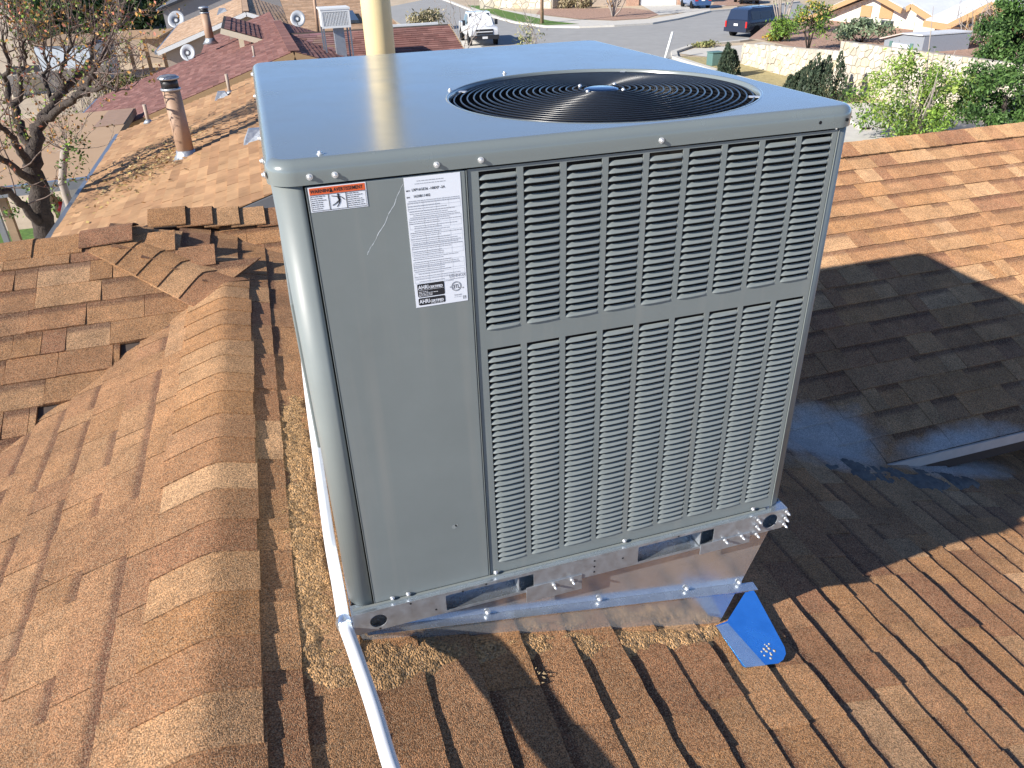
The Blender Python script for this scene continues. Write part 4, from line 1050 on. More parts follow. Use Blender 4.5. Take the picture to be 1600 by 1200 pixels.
# evaporative cooler on legs
def P20(u, v, y=20.4): return py_(u, v, y)
c0, c1 = P20(504, 45), P20(549, 43); ct = P20(504, 16)
ec = empty('evaporative_cooler', (c0[0]+.4, 20.8, c0[2]), 'white louvred evaporative cooler standing on legs on the maroon roof', 'cooler')
x0, x1, zb_, zt_ = c0[0], c1[0], c0[2], ct[2]; yy0, yy1 = 20.4, 21.2
m = MB(); m.box(x0+.02, x1-.02, yy0+.02, yy1, zb_+.01, zt_-.01); m.build('cabinet', M['louvre_box'], ec)
for (a, b, c, d_) in ((x0, x1, zt_-.05, zt_), (x0, x1, zb_, zb_+.05), (x0, x0+.05, zb_+.05, zt_-.05), (x1-.05, x1, zb_+.05, zt_-.05)):
    m = MB(); m.box(a, b, yy0-.01, yy0+.03, c, d_); m.build('frame_rail', M['trim_white'], ec)
m = MB(); m.box(x0-.02, x1+.02, yy0-.02, yy1+.02, zt_, zt_+.04); m.build('lid', M['trim_white'], ec)
for k in range(16):
    x = x0 + .07 + (x1-x0-.14)*k/15; m = MB(); m.box(x-.010, x+.010, yy0-.004, yy0+.019, zb_+.055, zt_-.055); m.build('slat', M['trim_white'], ec)
zs = lambda y: -.6 - .31*(23.2-y)
for x in (x0+.03, x1-.03):
    for y in (yy0+.05, yy1-.05): m = MB(); m.box(x-.02, x+.02, y-.02, y+.02, zs(y), zb_); m.build('leg', M['gutter'], ec)
m = MB(); m.box(x0+.32, x0+.58, yy0+.45, yy0+.7, zs(20.9), zb_); m.build('duct', M['galv'], ec)
# antenna mast
q0, q1 = py_(497, 50, 23.3), py_(489, -20, 23.3)
m = MB(); m.tube([q0, q1], .045, 8); tag(m.build('antenna_mast', M['brownpipe']), 'thin brown mast rising from the maroon ridge left of the cooler', 'mast')
# satellite dishes
def dish(u, v, y, r, zbase, label, face=(-.25,-.85,.35), mat_='dish'):
    c = py_(u, v, y); n_ = unit(A(*face)); a = unit(np.cross(n_, (0,0,1))); b = np.cross(a, n_)
    e_ = empty('satellite_dish', (c[0], c[1], zbase), label, 'satellite dish', 'satellite dishes on the neighbouring roofs')
    vs = [c - n_*r*.28]; fs = []
    for i, k in enumerate((.35, .7, 1.0)):
        for t in range(24): vs.append(c + r*k*(cos(2*pi*t/24)*a + 1.08*sin(2*pi*t/24)*b) - n_*r*.28*(1-k*k))
    fs += [(0, 1+t, 1+(t+1) % 24) for t in range(24)]
    for i in range(2): fs += [(1+i*24+t, 1+i*24+(t+1) % 24, 1+(i+1)*24+(t+1) % 24, 1+(i+1)*24+t) for t in range(24)]
    m = MB(); m.add(vs, fs, None, True); o = m.build('reflector', M[mat_], e_); s_ = o.modifiers.new('thick', 'SOLIDIFY'); s_.thickness = .02
    m = MB(); m.tube([c - b*r*.9, c - b*r*.6 + n_*r*.5, c + n_*r*.75 - b*.45*r], .010+.012*r, 6); m.build('feed_arm', M['darkmetal'], e_)
    m = MB(); m.obox(c + n_*r*.78 - b*.45*r, a*.05*r, b*.07*r, n_*.08*r); m.build('receiver', M['darkmetal'], e_)
    m = MB(); m.tube([c - n_*r*.3, A(c[0]-n_[0]*r*.5, c[1]-n_[1]*r*.5, zbase-.1)], .03, 8); m.build('mast', M['galv'], e_)
dish(293, 82, 27.5, .24, -1.5, 'small white satellite dish on the far edge of the maroon roof')
dish(275, 30, 56, .52, ZG, 'large grey satellite dish in the yard left of the tan house', (-.2,-.8,.55))
dish(465, 29, 31, .27, -1.6, 'small grey satellite dish left of the thin mast')

# ================================================================== VEGETATION
GREEN_D = [(.030,.060,.022), (.040,.075,.026), (.055,.095,.030), (.022,.042,.020)]
GREEN_L = [(.16,.26,.035), (.20,.32,.05), (.12,.21,.03), (.26,.34,.07)]
GREEN_M = [(.07,.13,.03), (.10,.17,.04), (.05,.10,.028)]
ORANGE = [(.50,.26,.07), (.42,.20,.06), (.45,.16,.10), (.34,.22,.08), (.20,.22,.06)]
rng = np.random.RandomState(11)
def leaf_cloud(mb, c, rad, n, size, tints, clumps=18, spread=.33, shell=.55, aspect=1.9, up=0):
    c = np.array(c, float); rad = np.array(rad, float)
    cc = []
    while len(cc) < clumps:
        p = rng.uniform(-1, 1, 3)
        if shell*shell < p @ p < 1: cc.append(p)
    cc = np.array(cc)*.82
    ct = [tints[rng.randint(len(tints))] for _ in cc]
    for i in range(n):
        k = rng.randint(clumps); p = c + rad*(cc[k] + rng.normal(0, spread, 3)*.62)
        d = rng.normal(0, 1, 3); d[2] += up; d /= np.linalg.norm(d); q = np.cross(d, rng.normal(0, 1, 3)); q /= np.linalg.norm(q)
        s_ = size*rng.uniform(.6, 1.3); a, b = d*s_*aspect*.5, q*s_*.5
        t = ct[k] if rng.rand() < .6 else tints[rng.randint(len(tints))]; f = rng.uniform(.75, 1.3)
        mb.add([p-a, p+b*.8, p+a, p-b*.8], [(0,1,2,3)], tuple(x*f for x in t))
def bush(name, base, label, cat, rad, n, size, tints, stems=5, clumps=16, trunk_mat='bark', group=None, lift=.0, up=.3, stemr=.03, crown='foliage', **kw):
    base = np.array(base, float); e_ = empty(name, base, label, cat, group); c = base + A(0, 0, rad[2]*.95 + lift)
    mb = MB(); leaf_cloud(mb, c, rad, n, size, tints, clumps, up=up, **kw); mb.build(crown, M['leaf'], e_)
    st = MB()
    for k in range(stems):
        t = rng.uniform(0, 2*pi); r_ = rng.uniform(.2, .75); top = c + A(cos(t)*r_*rad[0], sin(t)*r_*rad[1], rng.uniform(-.1, .6)*rad[2])
        mid_ = base*.55 + top*.45 + A(*rng.normal(0, .06, 3))*rad[0]; st.tube([base + A(cos(t), sin(t), 0)*stemr, mid_, top], [stemr, stemr*.75, stemr*.25], 6)
    st.build('stem', M[trunk_mat], e_)['kind'] = 'stuff'
    return e_
# --- leafless budding tree at the left
YT = 11.4
t_ = empty('budding_tree', (py_(70, 378, YT)[0], YT, ZG), 'dark trunked spring tree with bare branches and orange buds on the left', 'tree')
def T(u, v, dy=0): return py_(u, v, YT + dy)
limbs = [([(84, 470, 0), (76, 382, 0), (66, 340, 0), (60, 300, 0), (54, 262, 0), (50, 240, .1)], .175, .105),
         ([(52, 250, 0), (58, 215, .1), (64, 192, .2), (84, 165, .3), (102, 140, .4), (132, 112, .6), (160, 90, .8), (176, 82, .9)], .095, .022),
         ([(66, 190, .2), (92, 172, .0), (118, 152, -.3), (142, 142, -.5), (168, 138, -.7), (185, 142, -.8)], .062, .013),
         ([(130, 113, .6), (142, 92, .5), (150, 60, .4), (168, 30, .3)], .048, .012),
         ([(118, 152, -.3), (140, 128, -.4), (150, 108, -.5), (170, 60, -.4), (182, 20, -.3)], .042, .012),
         ([(52, 245, .1), (36, 205, .3), (22, 165, .5), (8, 128, .7), (-14, 100, .9)], .08, .02),
         ([(24, 170, .5), (30, 130, .4), (38, 95, .2), (36, 60, 0)], .048, .012),
         ([(56, 290, 0), (30, 268, -.4), (8, 248, -.8), (-20, 238, -1)], .065, .028),
         ([(66, 352, 0), (38, 325, -.3), (12, 300, -.6), (-18, 290, -.8)], .075, .03),
         ([(54, 262, 0), (34, 240, -.3), (14, 210, -.6), (-8, 190, -.8)], .07, .025),
         ([(102, 140, .4), (96, 105, .2), (112, 70, .1), (108, 40, 0)], .036, .01),
         ([(84, 165, .3), (70, 130, .5), (76, 95, .6), (64, 62, .6)], .036, .01),
         ([(8, 128, .7), (14, 100, .4), (4, 70, .2), (10, 45, 0)], .036, .01)]
tw_seeds = []
for i, (pts, r0, r1) in enumerate(limbs):
    P = smooth_path([T(*p) for p in pts], 4); n = len(P); rad_ = [r0 + (r1-r0)*k/(n-1) for k in range(n)]
    P = [p + A(*rng.normal(0, .02, 3)) for p in P]
    if i == 0: rad_[0] *= 1.5; rad_[1] *= 1.25; rad_[2] *= 1.1
    mb = MB(); mb.tube(P, rad_, 9); mb.build('trunk' if i == 0 else 'branch', M['bark'], t_)
    if i:
        for k in range(n//3, n, 2): tw_seeds.append((P[k], unit(P[min(k+1, n-1)]-P[k-1]), rad_[k]))
tw = MB(); buds = MB(); bud_scale = 1.0
def twig(p, d, L, r, depth):
    pts = [p]; q = np.array(p); dd = d
    for k in range(4):
        dd = unit(dd + rng.normal(0, .22, 3) + A(0, 0, .14)); q = q + dd*L/4; pts.append(q)
    tw.tube(pts, [r, r*.8, r*.62, r*.45, r*.3], 4, caps=False)
    if depth < 2:
        for k in range(2 + rng.randint(2)): twig(pts[1+rng.randint(4)], unit(dd + rng.normal(0, .7, 3)), L*.62, r*.55, depth+1)
    if depth >= 1:
        for k in range(3 if depth == 1 else 4):
            b = pts[2+rng.randint(3)] + rng.normal(0, .012, 3); a = unit(rng.normal(0, 1, 3)); c_ = unit(np.cross(a, rng.normal(0, 1, 3))); s_ = rng.uniform(.012, .034)*bud_scale
            tt = ORANGE[rng.randint(len(ORANGE))] if rng.rand() < .78 else GREEN_L[rng.randint(3)]
            buds.add([b-a*s_, b+c_*s_*.6, b+a*s_, b-c_*s_*.6], [(0,1,2,3)], tt)
for (p, d, r) in tw_seeds:
    for k in range(1 if r > .03 else 2):
        twig(p, unit(d + rng.normal(0, .65, 3) + A(0, 0, .25)), rng.uniform(.5, 1.05), min(.012, r*.4+.003), 0)
tw.build('twigs', M['twig'], t_)['kind'] = 'stuff'; buds.build('buds', M['leaf'], t_)['kind'] = 'stuff'
lo_ = MB()
for (u, v, r) in ((20, 215, .5), (60, 300, .45), (110, 265, .5), (30, 300, .5), (120, 235, .35), (15, 330, .4), (90, 330, .4)):
    leaf_cloud(lo_, T(u, v, .2), (r*.6, .3, r*.6), 70, .035, GREEN_L[:2]+GREEN_M, 8)
lo_.build('foliage', M['leaf'], t_)['kind'] = 'stuff'
# small pollarded tree behind it
st_ = empty('young_tree', (py_(97, 290, 12.2)[0], 12.2, ZG), 'thin young tree with a cut stem standing between the big trunk and the brown roof', 'tree')
mb = MB(); P = [py_(u, v, 12.2) for u, v in ((96, 330), (97, 285), (99, 255), (101, 235), (104, 226))]; P[0] = A(P[1][0], 12.2, ZG); mb.tube(P, [.075, .06, .055, .06, .035], 8); mb.build('trunk', M['palebark'], st_)
tw = MB(); buds = MB()
for k in range(16): twig(P[-1-rng.randint(2)], unit(rng.normal(0, .8, 3)+A(0,0,.6)), rng.uniform(.35, .8), .008, 0)
tw.build('twigs', M['palebark'], st_)['kind'] = 'stuff'; buds.build('buds', M['leaf'], st_)['kind'] = 'stuff'
# clutter beside the trunk
q = py_(90, 330, 12.9); e_ = empty('plank_stack', (q[0], q[1], ZG), 'leaning weathered planks with a red rag beside the tree trunk', 'planks')
a, b = py_(72, 300, 12.9), py_(98, 345, 12.9)
for k in range(3):
    m = MB(); m.bar(a + A(.05*k, .04*k, -.06*k), b + A(.05*k, .04*k, -.06*k), .03, .09); m.build('plank', M['wood'], e_)
m = MB(); m.tube([py_(94, 315, 12.8), py_(96, 322, 12.78), py_(93, 330, 12.76)], .04, 8); m.build('rag', M['redlens'], e_)
m = MB(); m.bar(py_(108, 308, 12.3), py_(98, 355, 12.3), .05, .14); m.build('aluminium_sheet', M['galv'], e_)
a, b = py_(-8, 325, 15.5), py_(18, 395, 15.5); m = MB(); m.bar(a, A(b[0], 15.5, b[2]), .10, .10); m.bar(A(b[0], 15.5, b[2]), A(b[0]+.75, 15.5, ZG), .10, .10)
m = MB(); m.bar(a, A(b[0]+(b[0]-a[0])*1.6, 15.5, b[2]+(b[2]-a[2])*1.6), .10, .10); tag(m.build('leaning_post', M['gutter']), 'grey metal post leaning over the green grass at the left edge', 'post')

# --- conifers and hedge at upper left
def conifer(label, u, v, vc, rad, n, size, tints):
    b = G_(u, v); c = py_(u, vc, b[1]); e_ = empty('pine_tree', tuple(b), label, 'tree')
    mb = MB(); leaf_cloud(mb, c, rad, n, size, tints, 44, spread=.24, shell=.35, aspect=2.6, up=.5); mb.build('crown', M['leaf'], e_)
    m = MB(); m.tube([b, b*.5+c*.5+A(.1,0,0), c], [.32, .22, .08], 8); m.build('trunk', M['bark'], e_)
    return e_
conifer('broad dark green pine at the upper left corner behind the budding tree', 92, 74, 18, (4.3, 3.4, 2.5), 7500, .26, GREEN_D+GREEN_M[:1])
conifer('smaller grey green pine right of the broad pine', 205, 46, 10, (3.4, 2.8, 2.3), 5200, .28, GREEN_D+[(.06,.085,.05)])
for k, (u, v, r) in enumerate(((190, 172, .95), (218, 168, 1.0), (246, 164, .9))):
    bush('hedge_shrub', G_(u, v), ['twiggy olive shrub leftmost beside the maroon roof', 'twiggy olive shrub in the middle of the row by the maroon roof', 'twiggy olive shrub nearest the brown flue'][k], 'shrub', (r*1.15, r, r*.8), 900, .12, [(.10,.11,.04), (.16,.14,.06), (.08,.07,.035), (.24,.18,.09)], 9, group='shrubs beside the maroon roof')
for k, (u, v) in enumerate(((128, 190), (150, 186), (172, 183))):
    b = G_(u, v); e_ = empty('bare_shrub', tuple(b), ['bare straw coloured shrub left of its two neighbours behind the patio cover', 'bare straw coloured shrub between two others behind the patio cover', 'bare straw coloured shrub nearest the maroon roof behind the patio cover'][k], 'shrub', 'bare shrubs behind the patio cover')
    tw = MB(); buds = MB()
    for j in range(14): twig(b + A(rng.normal(0, .1), rng.normal(0, .1), 0), unit(rng.normal(0, .5, 3)+A(0,0,1)), rng.uniform(.8, 1.6), .022, 1)
    tw.build('twigs', M['palebark'], e_)['kind'] = 'stuff'; buds.build('buds', M['leaf'], e_)['kind'] = 'stuff'

# ================================================================== RUBBLE STONE WALLS (stones cut as cells, each proud of the mortar)
STONE = [(.53,.47,.37), (.58,.52,.42), (.49,.44,.35), (.56,.48,.33), (.60,.55,.46), (.52,.47,.40)]
def voronoi_cells(Wd, H, s):
    nx, ny = max(2, int(Wd/s)), max(2, int(H/s)); pts = {}
    for j in range(-1, ny+1):
        for i in range(-1, nx+1): pts[(i, j)] = ((i+.5+random.uniform(-.42, .42)+(.5 if j % 2 else 0))*Wd/nx, (j+.5+random.uniform(-.40, .40))*H/ny)
    cells = []
    for (i, j), p in pts.items():
        poly = [(0, 0), (Wd, 0), (Wd, H), (0, H)]
        for dj in (-2,-1,0,1,2):
            for di in (-2,-1,0,1,2):
                q = pts.get((i+di, j+dj))
                if q is None or q == p: continue
                mx_, my_ = (p[0]+q[0])/2, (p[1]+q[1])/2; nx_, ny_ = q[0]-p[0], q[1]-p[1]; out = []
                f = lambda a: (a[0]-mx_)*nx_ + (a[1]-my_)*ny_
                for k in range(len(poly)):
                    a, b = poly[k-1], poly[k]; fa_, fb_ = f(a), f(b)
                    if (fa_ <= 0) != (fb_ <= 0):
                        t = fa_/(fa_-fb_); out.append((a[0]+(b[0]-a[0])*t, a[1]+(b[1]-a[1])*t))
                    if fb_ <= 0: out.append(b)
                poly = out
                if not poly: break
            if not poly: break
        if len(poly) >= 3: cells.append(poly)
    return cells
def stone_wall(label, p0, p1, ztop0, ztop1, s, name='stone_wall', zb=ZG, solo=True, th=.35, back=None):
    p0, p1 = A(*p0[:2], 0), A(*p1[:2], 0); Lw = np.linalg.norm(p1-p0); u = (p1-p0)/Lw; nrm = A(u[1], -u[0], 0)
    if nrm @ (A(*CAMLOC[:2], 0)-p0) < 0: nrm = -nrm
    e_ = empty(name, ((p0+p1)/2)[:2].tolist()+[zb], label, 'wall')
    m = MB(); P = [A(p0[0], p0[1], zb-.3), A(p1[0], p1[1], zb-.3), A(p1[0], p1[1], ztop1-.02), A(p0[0], p0[1], ztop0-.02)]
    m.prism(P, -nrm*th); m.build('mortar', M['mortar'], e_)
    Hm = max(ztop0, ztop1) - zb; st = MB(); cnt = 0
    for poly in voronoi_cells(Lw, Hm, s):
        cx_ = sum(a[0] for a in poly)/len(poly); cy_ = sum(a[1] for a in poly)/len(poly)
        zt = ztop0 + (ztop1-ztop0)*cx_/Lw - zb
        if cy_ > zt - .03: continue
        sh = lambda a, k: (cx_+(a[0]-cx_)*k, min(cy_+(a[1]-cy_)*k, zt))
        d = random.uniform(.03, .075); A1 = [sh(a, .93) for a in poly]; A2 = [sh(a, .78) for a in poly]; n = len(poly)
        W3 = lambda a, o: p0 + u*a[0] + A(0, 0, zb+a[1]) + nrm*o
        vs = [W3(a, -.02) for a in A1] + [W3(a, d*.7) for a in A1] + [W3(a, d) for a in A2]
        fs = [(k, (k+1) % n, n+(k+1) % n, n+k) for k in range(n)] + [(n+k, n+(k+1) % n, 2*n+(k+1) % n, 2*n+k) for k in range(n)] + [tuple(2*n+k for k in range(n))]
        t = random.choice(STONE); f_ = random.uniform(.85, 1.15); t = tuple(c*f_ for c in t)
        if solo and cnt < 280:
            mb = MB(); mb.add(vs, fs, t); c3 = W3((cx_, cy_), 0); mb.build('stone', M['stone'], e_, origin=tuple(c3)) if False else mb.build('stone', M['stone'], e_); cnt += 1
        else: st.add(vs, fs, t)
    if st.v: st.build('stone', M['stone'], e_)['kind'] = 'stuff'
    return e_
qL = G_(1304, 141); qR = px_(1560, 190, 24.5); 
stone_wall('tall buff rubble stone retaining wall right of the air conditioner', (24.2, 28.5), (24.6, 19.5), -2.62, -2.60, .27)
stone_wall('low buff rubble stone wall left of the tall stone wall, by the dark van', (25.1, 37.4), (24.25, 28.55), -3.56, -3.02, .28)
stone_wall('long grey buff stone yard wall at the left beyond the flat patio cover', G_(20, 152)[:2], G_(175, 132)[:2], -3.6, -3.55, .36, solo=False)
stone_wall('stone yard wall between the pines and the tan house', G_(150, 102)[:2], G_(255, 94)[:2], -3.25, -3.25, .40, solo=False)
stone_wall('far stone wall at the top behind the large satellite dish', G_(215, 42)[:2], G_(330, 34)[:2], -3.0, -3.0, .6, solo=False)
# shed and orange roofed shelter left
e_ = empty('yard_shed', tuple(G_(110, 128)), 'long low shed with a tan ribbed roof and pale front under the broad pine', 'shed')
a, b = G_(70, 130), G_(152, 128); a, b = A(a[0], a[1], 0), A(b[0], b[1], 0); v_ = unit(b-a); w_ = A(-v_[1], v_[0], 0)
m = MB(); m.prism([a+A(0,0,ZG), b+A(0,0,ZG), b+A(0,0,-2.72), a+A(0,0,-2.72)], w_*2.8); m.build('wall', M['shedmetal'], e_)
n = 14
for k in range(n):
    p, q = a + (b-a)*k/n, a + (b-a)*(k+.92)/n
    m = MB(); m.prism([p-w_*.2+A(0,0,-2.68), q-w_*.2+A(0,0,-2.68), q+w_*3+A(0,0,-2.43), p+w_*3+A(0,0,-2.43)], (0,0,.06)); m.build('roof_panel', M['wood'], e_)
e_ = empty('yard_shelter', tuple(G_(222, 110)), 'low orange roofed shelter in front of the small pine', 'shelter')
a, b = G_(186, 112), G_(262, 108); a, b = A(a[0], a[1], 0), A(b[0], b[1], 0); v_ = unit(b-a); w_ = A(-v_[1], v_[0], 0)
m = MB(); m.prism([a-w_*.3+A(0,0,-2.85), b-w_*.3+A(0,0,-2.85), b+w_*4+A(0,0,-2.74), a+w_*4+A(0,0,-2.74)], (0,0,.08)); m.build('roof_sheet', M['trim_tan'], e_)
for k in range(4):
    p = a + (b-a)*k/3; m = MB(); m.box(p[0]-.1, p[0]+.1, p[1]-.1, p[1]+.1, ZG, -2.86); m.build('post', M['trim_tan'], e_)
m = MB(); m.prism([a+w_*3.6+A(0,0,ZG), b+w_*3.6+A(0,0,ZG), b+w_*3.6+A(0,0,-2.85), a+w_*3.6+A(0,0,-2.85)], w_*.1); m.build('wall', M['stucco'], e_)
fe = MB(); a, b = G_(24, 131), G_(76, 128); fe.prism([A(a[0], a[1], ZG), A(b[0], b[1], ZG), A(b[0], b[1], -3.7), A(a[0], a[1], -3.7)], (0, .08, 0)); tag(fe.build('shadowed_wall', M['darkmetal']), 'shadowed yard wall, its shade put into the colour, behind the budding tree branches', 'screen')  # shadowed yard wall as a dark sheet, the shade put into its colour

# --- shrubs and trees right of the unit
cy = [('narrow dark cypress shrub beside the green utility box', 1136, 121, .85, 1.62), ('slender dark cypress shrub at the left of the pair before the tall stone wall', 1247, 152, .72, 1.22), ('tall dark cypress shrub at the right of the pair before the tall stone wall', 1281, 158, .98, 1.95)]
for lab, u, v, r, h in cy:
    b = G_(u, v); e_ = empty('cypress_shrub', tuple(b), lab, 'shrub', 'dark cypress shrubs along the kerb')
    mb = MB()
    for k in range(9):
        o_ = A(rng.normal(0, r*.48), rng.normal(0, r*.48), 0); hh = h*rng.uniform(.62, 1.0)*(1 if k else 1.05)
        for j in range(380):
            t = rng.rand(); rr_ = r*.36*(1-t)**.55*(.5+rng.rand()*.6); a = rng.uniform(0, 2*pi)
            p = b + o_*(1-.25*t) + A(cos(a)*rr_, sin(a)*rr_, t*hh+.05); d = unit(A(cos(a)*.5, sin(a)*.5, 1.1)+rng.normal(0, .3, 3)); q = unit(np.cross(d, rng.normal(0,1,3))); s_ = rng.uniform(.035, .085)
            tt = [(.05,.075,.045), (.065,.095,.055), (.035,.055,.035), (.085,.10,.06)][rng.randint(4)]
            mb.add([p-d*s_, p+q*s_*.5, p+d*s_*1.2, p-q*s_*.5], [(0,1,2,3)], tt)
    mb.build('foliage', M['leaf'], e_)
    m = MB(); m.tube([b, b+A(0,0,h*.8)], [.06, .02], 6); m.build('trunk', M['bark'], e_)
b = G_(1428, 222); e_ = empty('spring_tree', tuple(b), 'airy yellow green spring tree in front of the tall stone wall', 'tree')
mb = MB(); c = py_(1412, 150, b[1]); leaf_cloud(mb, A(c[0], b[1], c[2]), (2.0, 1.8, 1.75), 5200, .060, GREEN_L+GREEN_M[:1], 46, spread=.17, shell=.2, aspect=2.6, up=-.2)
c2 = py_(1470, 170, b[1]); leaf_cloud(mb, A(c2[0], b[1], c2[2]), (1.1, 1.0, 1.3), 2200, .060, GREEN_L, 18, spread=.2, shell=.2, aspect=2.6)
mb.build('crown', M['leaf'], e_)
m = MB()
for k in range(26):
    top = A(c[0]+.3, b[1], c[2]) + A(rng.normal(0, .95), rng.normal(0, .8), rng.normal(.2, .8)); mid_ = b*.5+top*.5+A(rng.normal(0,.12), 0, 0); m.tube([b+A(rng.normal(0,.05), 0, 0), mid_, top], [.045, .028, .008], 5)
m.build('stem', M['palebark'], e_)['kind'] = 'stuff'
# clipped dark green shrubs at the right edge: two bulky masses
for k, (u, v, r, x_, gz_, lab) in enumerate(((1582, 66, 1.55, 27.2, -3.35, 'upper rounded dark green juniper at the right edge above the stone wall'), (1572, 150, 1.62, 22.2, ZG, 'lower rounded dark green juniper at the right edge by the short white post'))):
    c = px_(u, v, x_); b = A(c[0], c[1], gz_); e_ = empty('juniper_shrub', tuple(b), lab, 'shrub', 'rounded junipers at the right edge')
    mb = MB(); tj = [(.06,.12,.03), (.08,.155,.035), (.04,.085,.025), (.10,.17,.05)]
    leaf_cloud(mb, c, (r*1.15, r, r*.85), 9000, .075, tj, 70, spread=.15, shell=.55, aspect=2.0, up=.4)
    if k == 0: c2 = px_(1598, 8, x_); leaf_cloud(mb, c2, (1.2, 1.1, .95), 4200, .075, tj, 30, spread=.17, shell=.45, up=.4)
    mb.build('crown', M['leaf'], e_); m = MB(); m.tube([b, b*.4+c*.6+A(.1,0,0), c], [.16, .10, .05], 8); m.build('trunk', M['bark'], e_)
# raised garden behind the walls
gz0 = -3.35
garden = [(24.6, 19.6), (24.5, 28.5), (25.3, 37.3), (31, 44), (60, 60), (70, 25), (45, 10)]
sheet('raised_garden', garden, gz0, M['redgravel'])
sheet('raised_garden_edge', [(25.3, 37.3), (24.5, 28.5), (24.55, 28.0), (25.6, 36.9)], gz0+.004, M['dirt'])
def up(u, v): return gp(u, v, gz0)
bush('garden_shrub', up(1219, 64), 'round bright green shrub beside the dark van', 'shrub', (.85, .75, .62), 1700, .075, GREEN_L[:3]+GREEN_M, 6)
bush('garden_shrub', up(1262, 80), 'leggy green and yellow shrub with a bare trunk on the low stone wall garden', 'shrub', (.95, .85, .8), 1500, .08, GREEN_M+GREEN_L[:2]+[(.38,.28,.05)], 8, lift=.55)
bush('garden_shrub', up(1345, 66), 'grey green oleander against the white stone house', 'shrub', (1.7, 1.0, .55), 1500, .10, [(.15,.20,.11), (.20,.26,.15), (.10,.14,.08)], 9)
bush('flowering_tree', up(1226, 66)+A(1.6, 2.6, 0), 'pale budding multi stemmed tree right of the dark van', 'tree', (1.5, 1.3, 1.0), 1300, .085, [(.30,.34,.16), (.36,.36,.22), (.24,.28,.12)], 9, trunk_mat='palebark', lift=1.5, stemr=.045, crown='crown')
# yellow flowering edge
bush('flower_bed', up(1203, 64), 'low orange flowers beside the front of the dark van', 'flowers', (.45, .35, .18), 380, .06, [(.5,.30,.03), (.55,.42,.05), (.12,.2,.04)], 3)
bush('weed_clump', G_(1105, 74), 'dry green weeds at the kerb point before the utility box', 'weeds', (1.1, .5, .22), 420, .10, [(.18,.20,.07), (.26,.24,.10)], 3)
# bare shrubs by the maroon roof's right end and in front of the truck
def bare(name, u, v, lab, n, L, spread=.5, tint=None, r=.02, mat_='palebark', y=None):
    b = G_(u, v) if y is None else A(py_(u, v, y)[0], y, ZG); e_ = empty(name, tuple(b), lab, 'tree')
    global tw, buds
    tw = MB(); buds = MB()
    for j in range(n): twig(b + A(rng.normal(0, .08), rng.normal(0, .08), 0), unit(rng.normal(0, spread, 3)+A(0,0,1.1)), L*rng.uniform(.7, 1.2), r, 0)
    tw.build('branch', M[mat_], e_)['kind'] = 'stuff'; buds.build('buds', M['leaf'], e_)['kind'] = 'stuff'
bare('bare_tree', 722, 92, 'leafless pale tree at the right end of the maroon roof', 7, 3.0, .4, r=.035)
bare('bare_tree', 838, 92, 'small leafless tree with a green tuft beyond the top of the unit', 5, 2.2, .5, r=.035)
bush('low_shrub', G_(668, 46), 'round grey straw shrub left of the leafless pale tree', 'shrub', (1.7, 1.4, .8), 1100, .16, [(.28,.25,.14), (.20,.19,.10), (.33,.28,.18)], 5)
bush('weed_clump', G_(828, 80), 'pale green budding twigs in front of the white pickup', 'weeds', (1.0, .6, .9), 260, .11, [(.30,.32,.12), (.36,.34,.16)], 8, trunk_mat='palebark', stemr=.02)

# ================================================================== WHITE STONE HOUSE on the right
wh = empty('stone_house', (37, 36, gz0), 'white stone house with pale roof and tan fascia boards at the upper right', 'house')
XF = 35.0
def W4(u, v, x=XF): return px_(u, v, x)
def yat(u, v, x=XF): return W4(u, v, x)[1], W4(u, v, x)[2]
yA, zA = yat(1288, 24); yP, zPk = yat(1372, -14); yB, zB_ = yat(1421, 14); 
base_z = gz0
def facade(name, pts, depth, mat_, x=XF):
    m = MB(); m.prism([(x, y_, z_) for y_, z_ in pts], (depth, 0, 0)); return m.build(name, M[mat_], wh)
facade('wall', [(yA+.4, base_z), (yB-.6, base_z), (yB-.6, zB_-.15), (yP, zPk-.2), (yA+.4, zA-.1)][::-1], 9, 'whitestone')
yC, zC = yat(1458, 34, 33.5); yD, zD = yat(1494, 40, 33.5); yE, zE = yat(1560, 4, 33.5)
yB2, zB2 = yat(1440, 9, 34.2); yC2, zC2 = yat(1476, 29, 34.2)
facade('wall', [(yB2+.2, base_z), (yC2-.3, base_z), (yC2-.3, zC2-.15), (yB2+.2, zB2-.2)][::-1], 9, 'whitestone', 34.2)
facade('wall', [(yC, base_z), (yD-.2, base_z), (yD-.2, zD-.1), (yC, zC-.1)][::-1], 9, 'whitestone', 33.7)
yF = yE - (yD-yE)
facade('wall', [(yD-.2, base_z), (yF, base_z), (yF, zD-.1), (yE, zE-.2), (yD-.2, zD-.1)][::-1], 9, 'whitestone', 34.6)
def roof_pair(yl, zl, yp, zp, yr, zr, x0, x1, mat_='palesheet'):
    for a, b in (((yl, zl), (yp, zp)), ((yr, zr), (yp, zp))):
        m = MB(); m.prism([(x0, a[0], a[1]), (x0, b[0], b[1]), (x1, b[0], b[1]), (x1, a[0], a[1])], (0, 0, .12)); m.build('roof', M[mat_], wh)
        m = MB(); m.bar((x0-.03, a[0], a[1]-.06), (x0-.03, b[0], b[1]-.06), .06, .28, upv=(0,0,1)); m.build('fascia', M['trim_tan'], wh)
roof_pair(yA+1.2, zA-.28, yP, zPk, yB-.15, zB_, XF-.6, XF+10)
roof_pair(yB2+.35, zB2-.1, yB2+.05, zB2+.05, yC2-.2, zC2-.1, 33.6, XF+9)
roof_pair(yD+.2, zD, yE, zE, yF, zD, 33.2, XF+9)
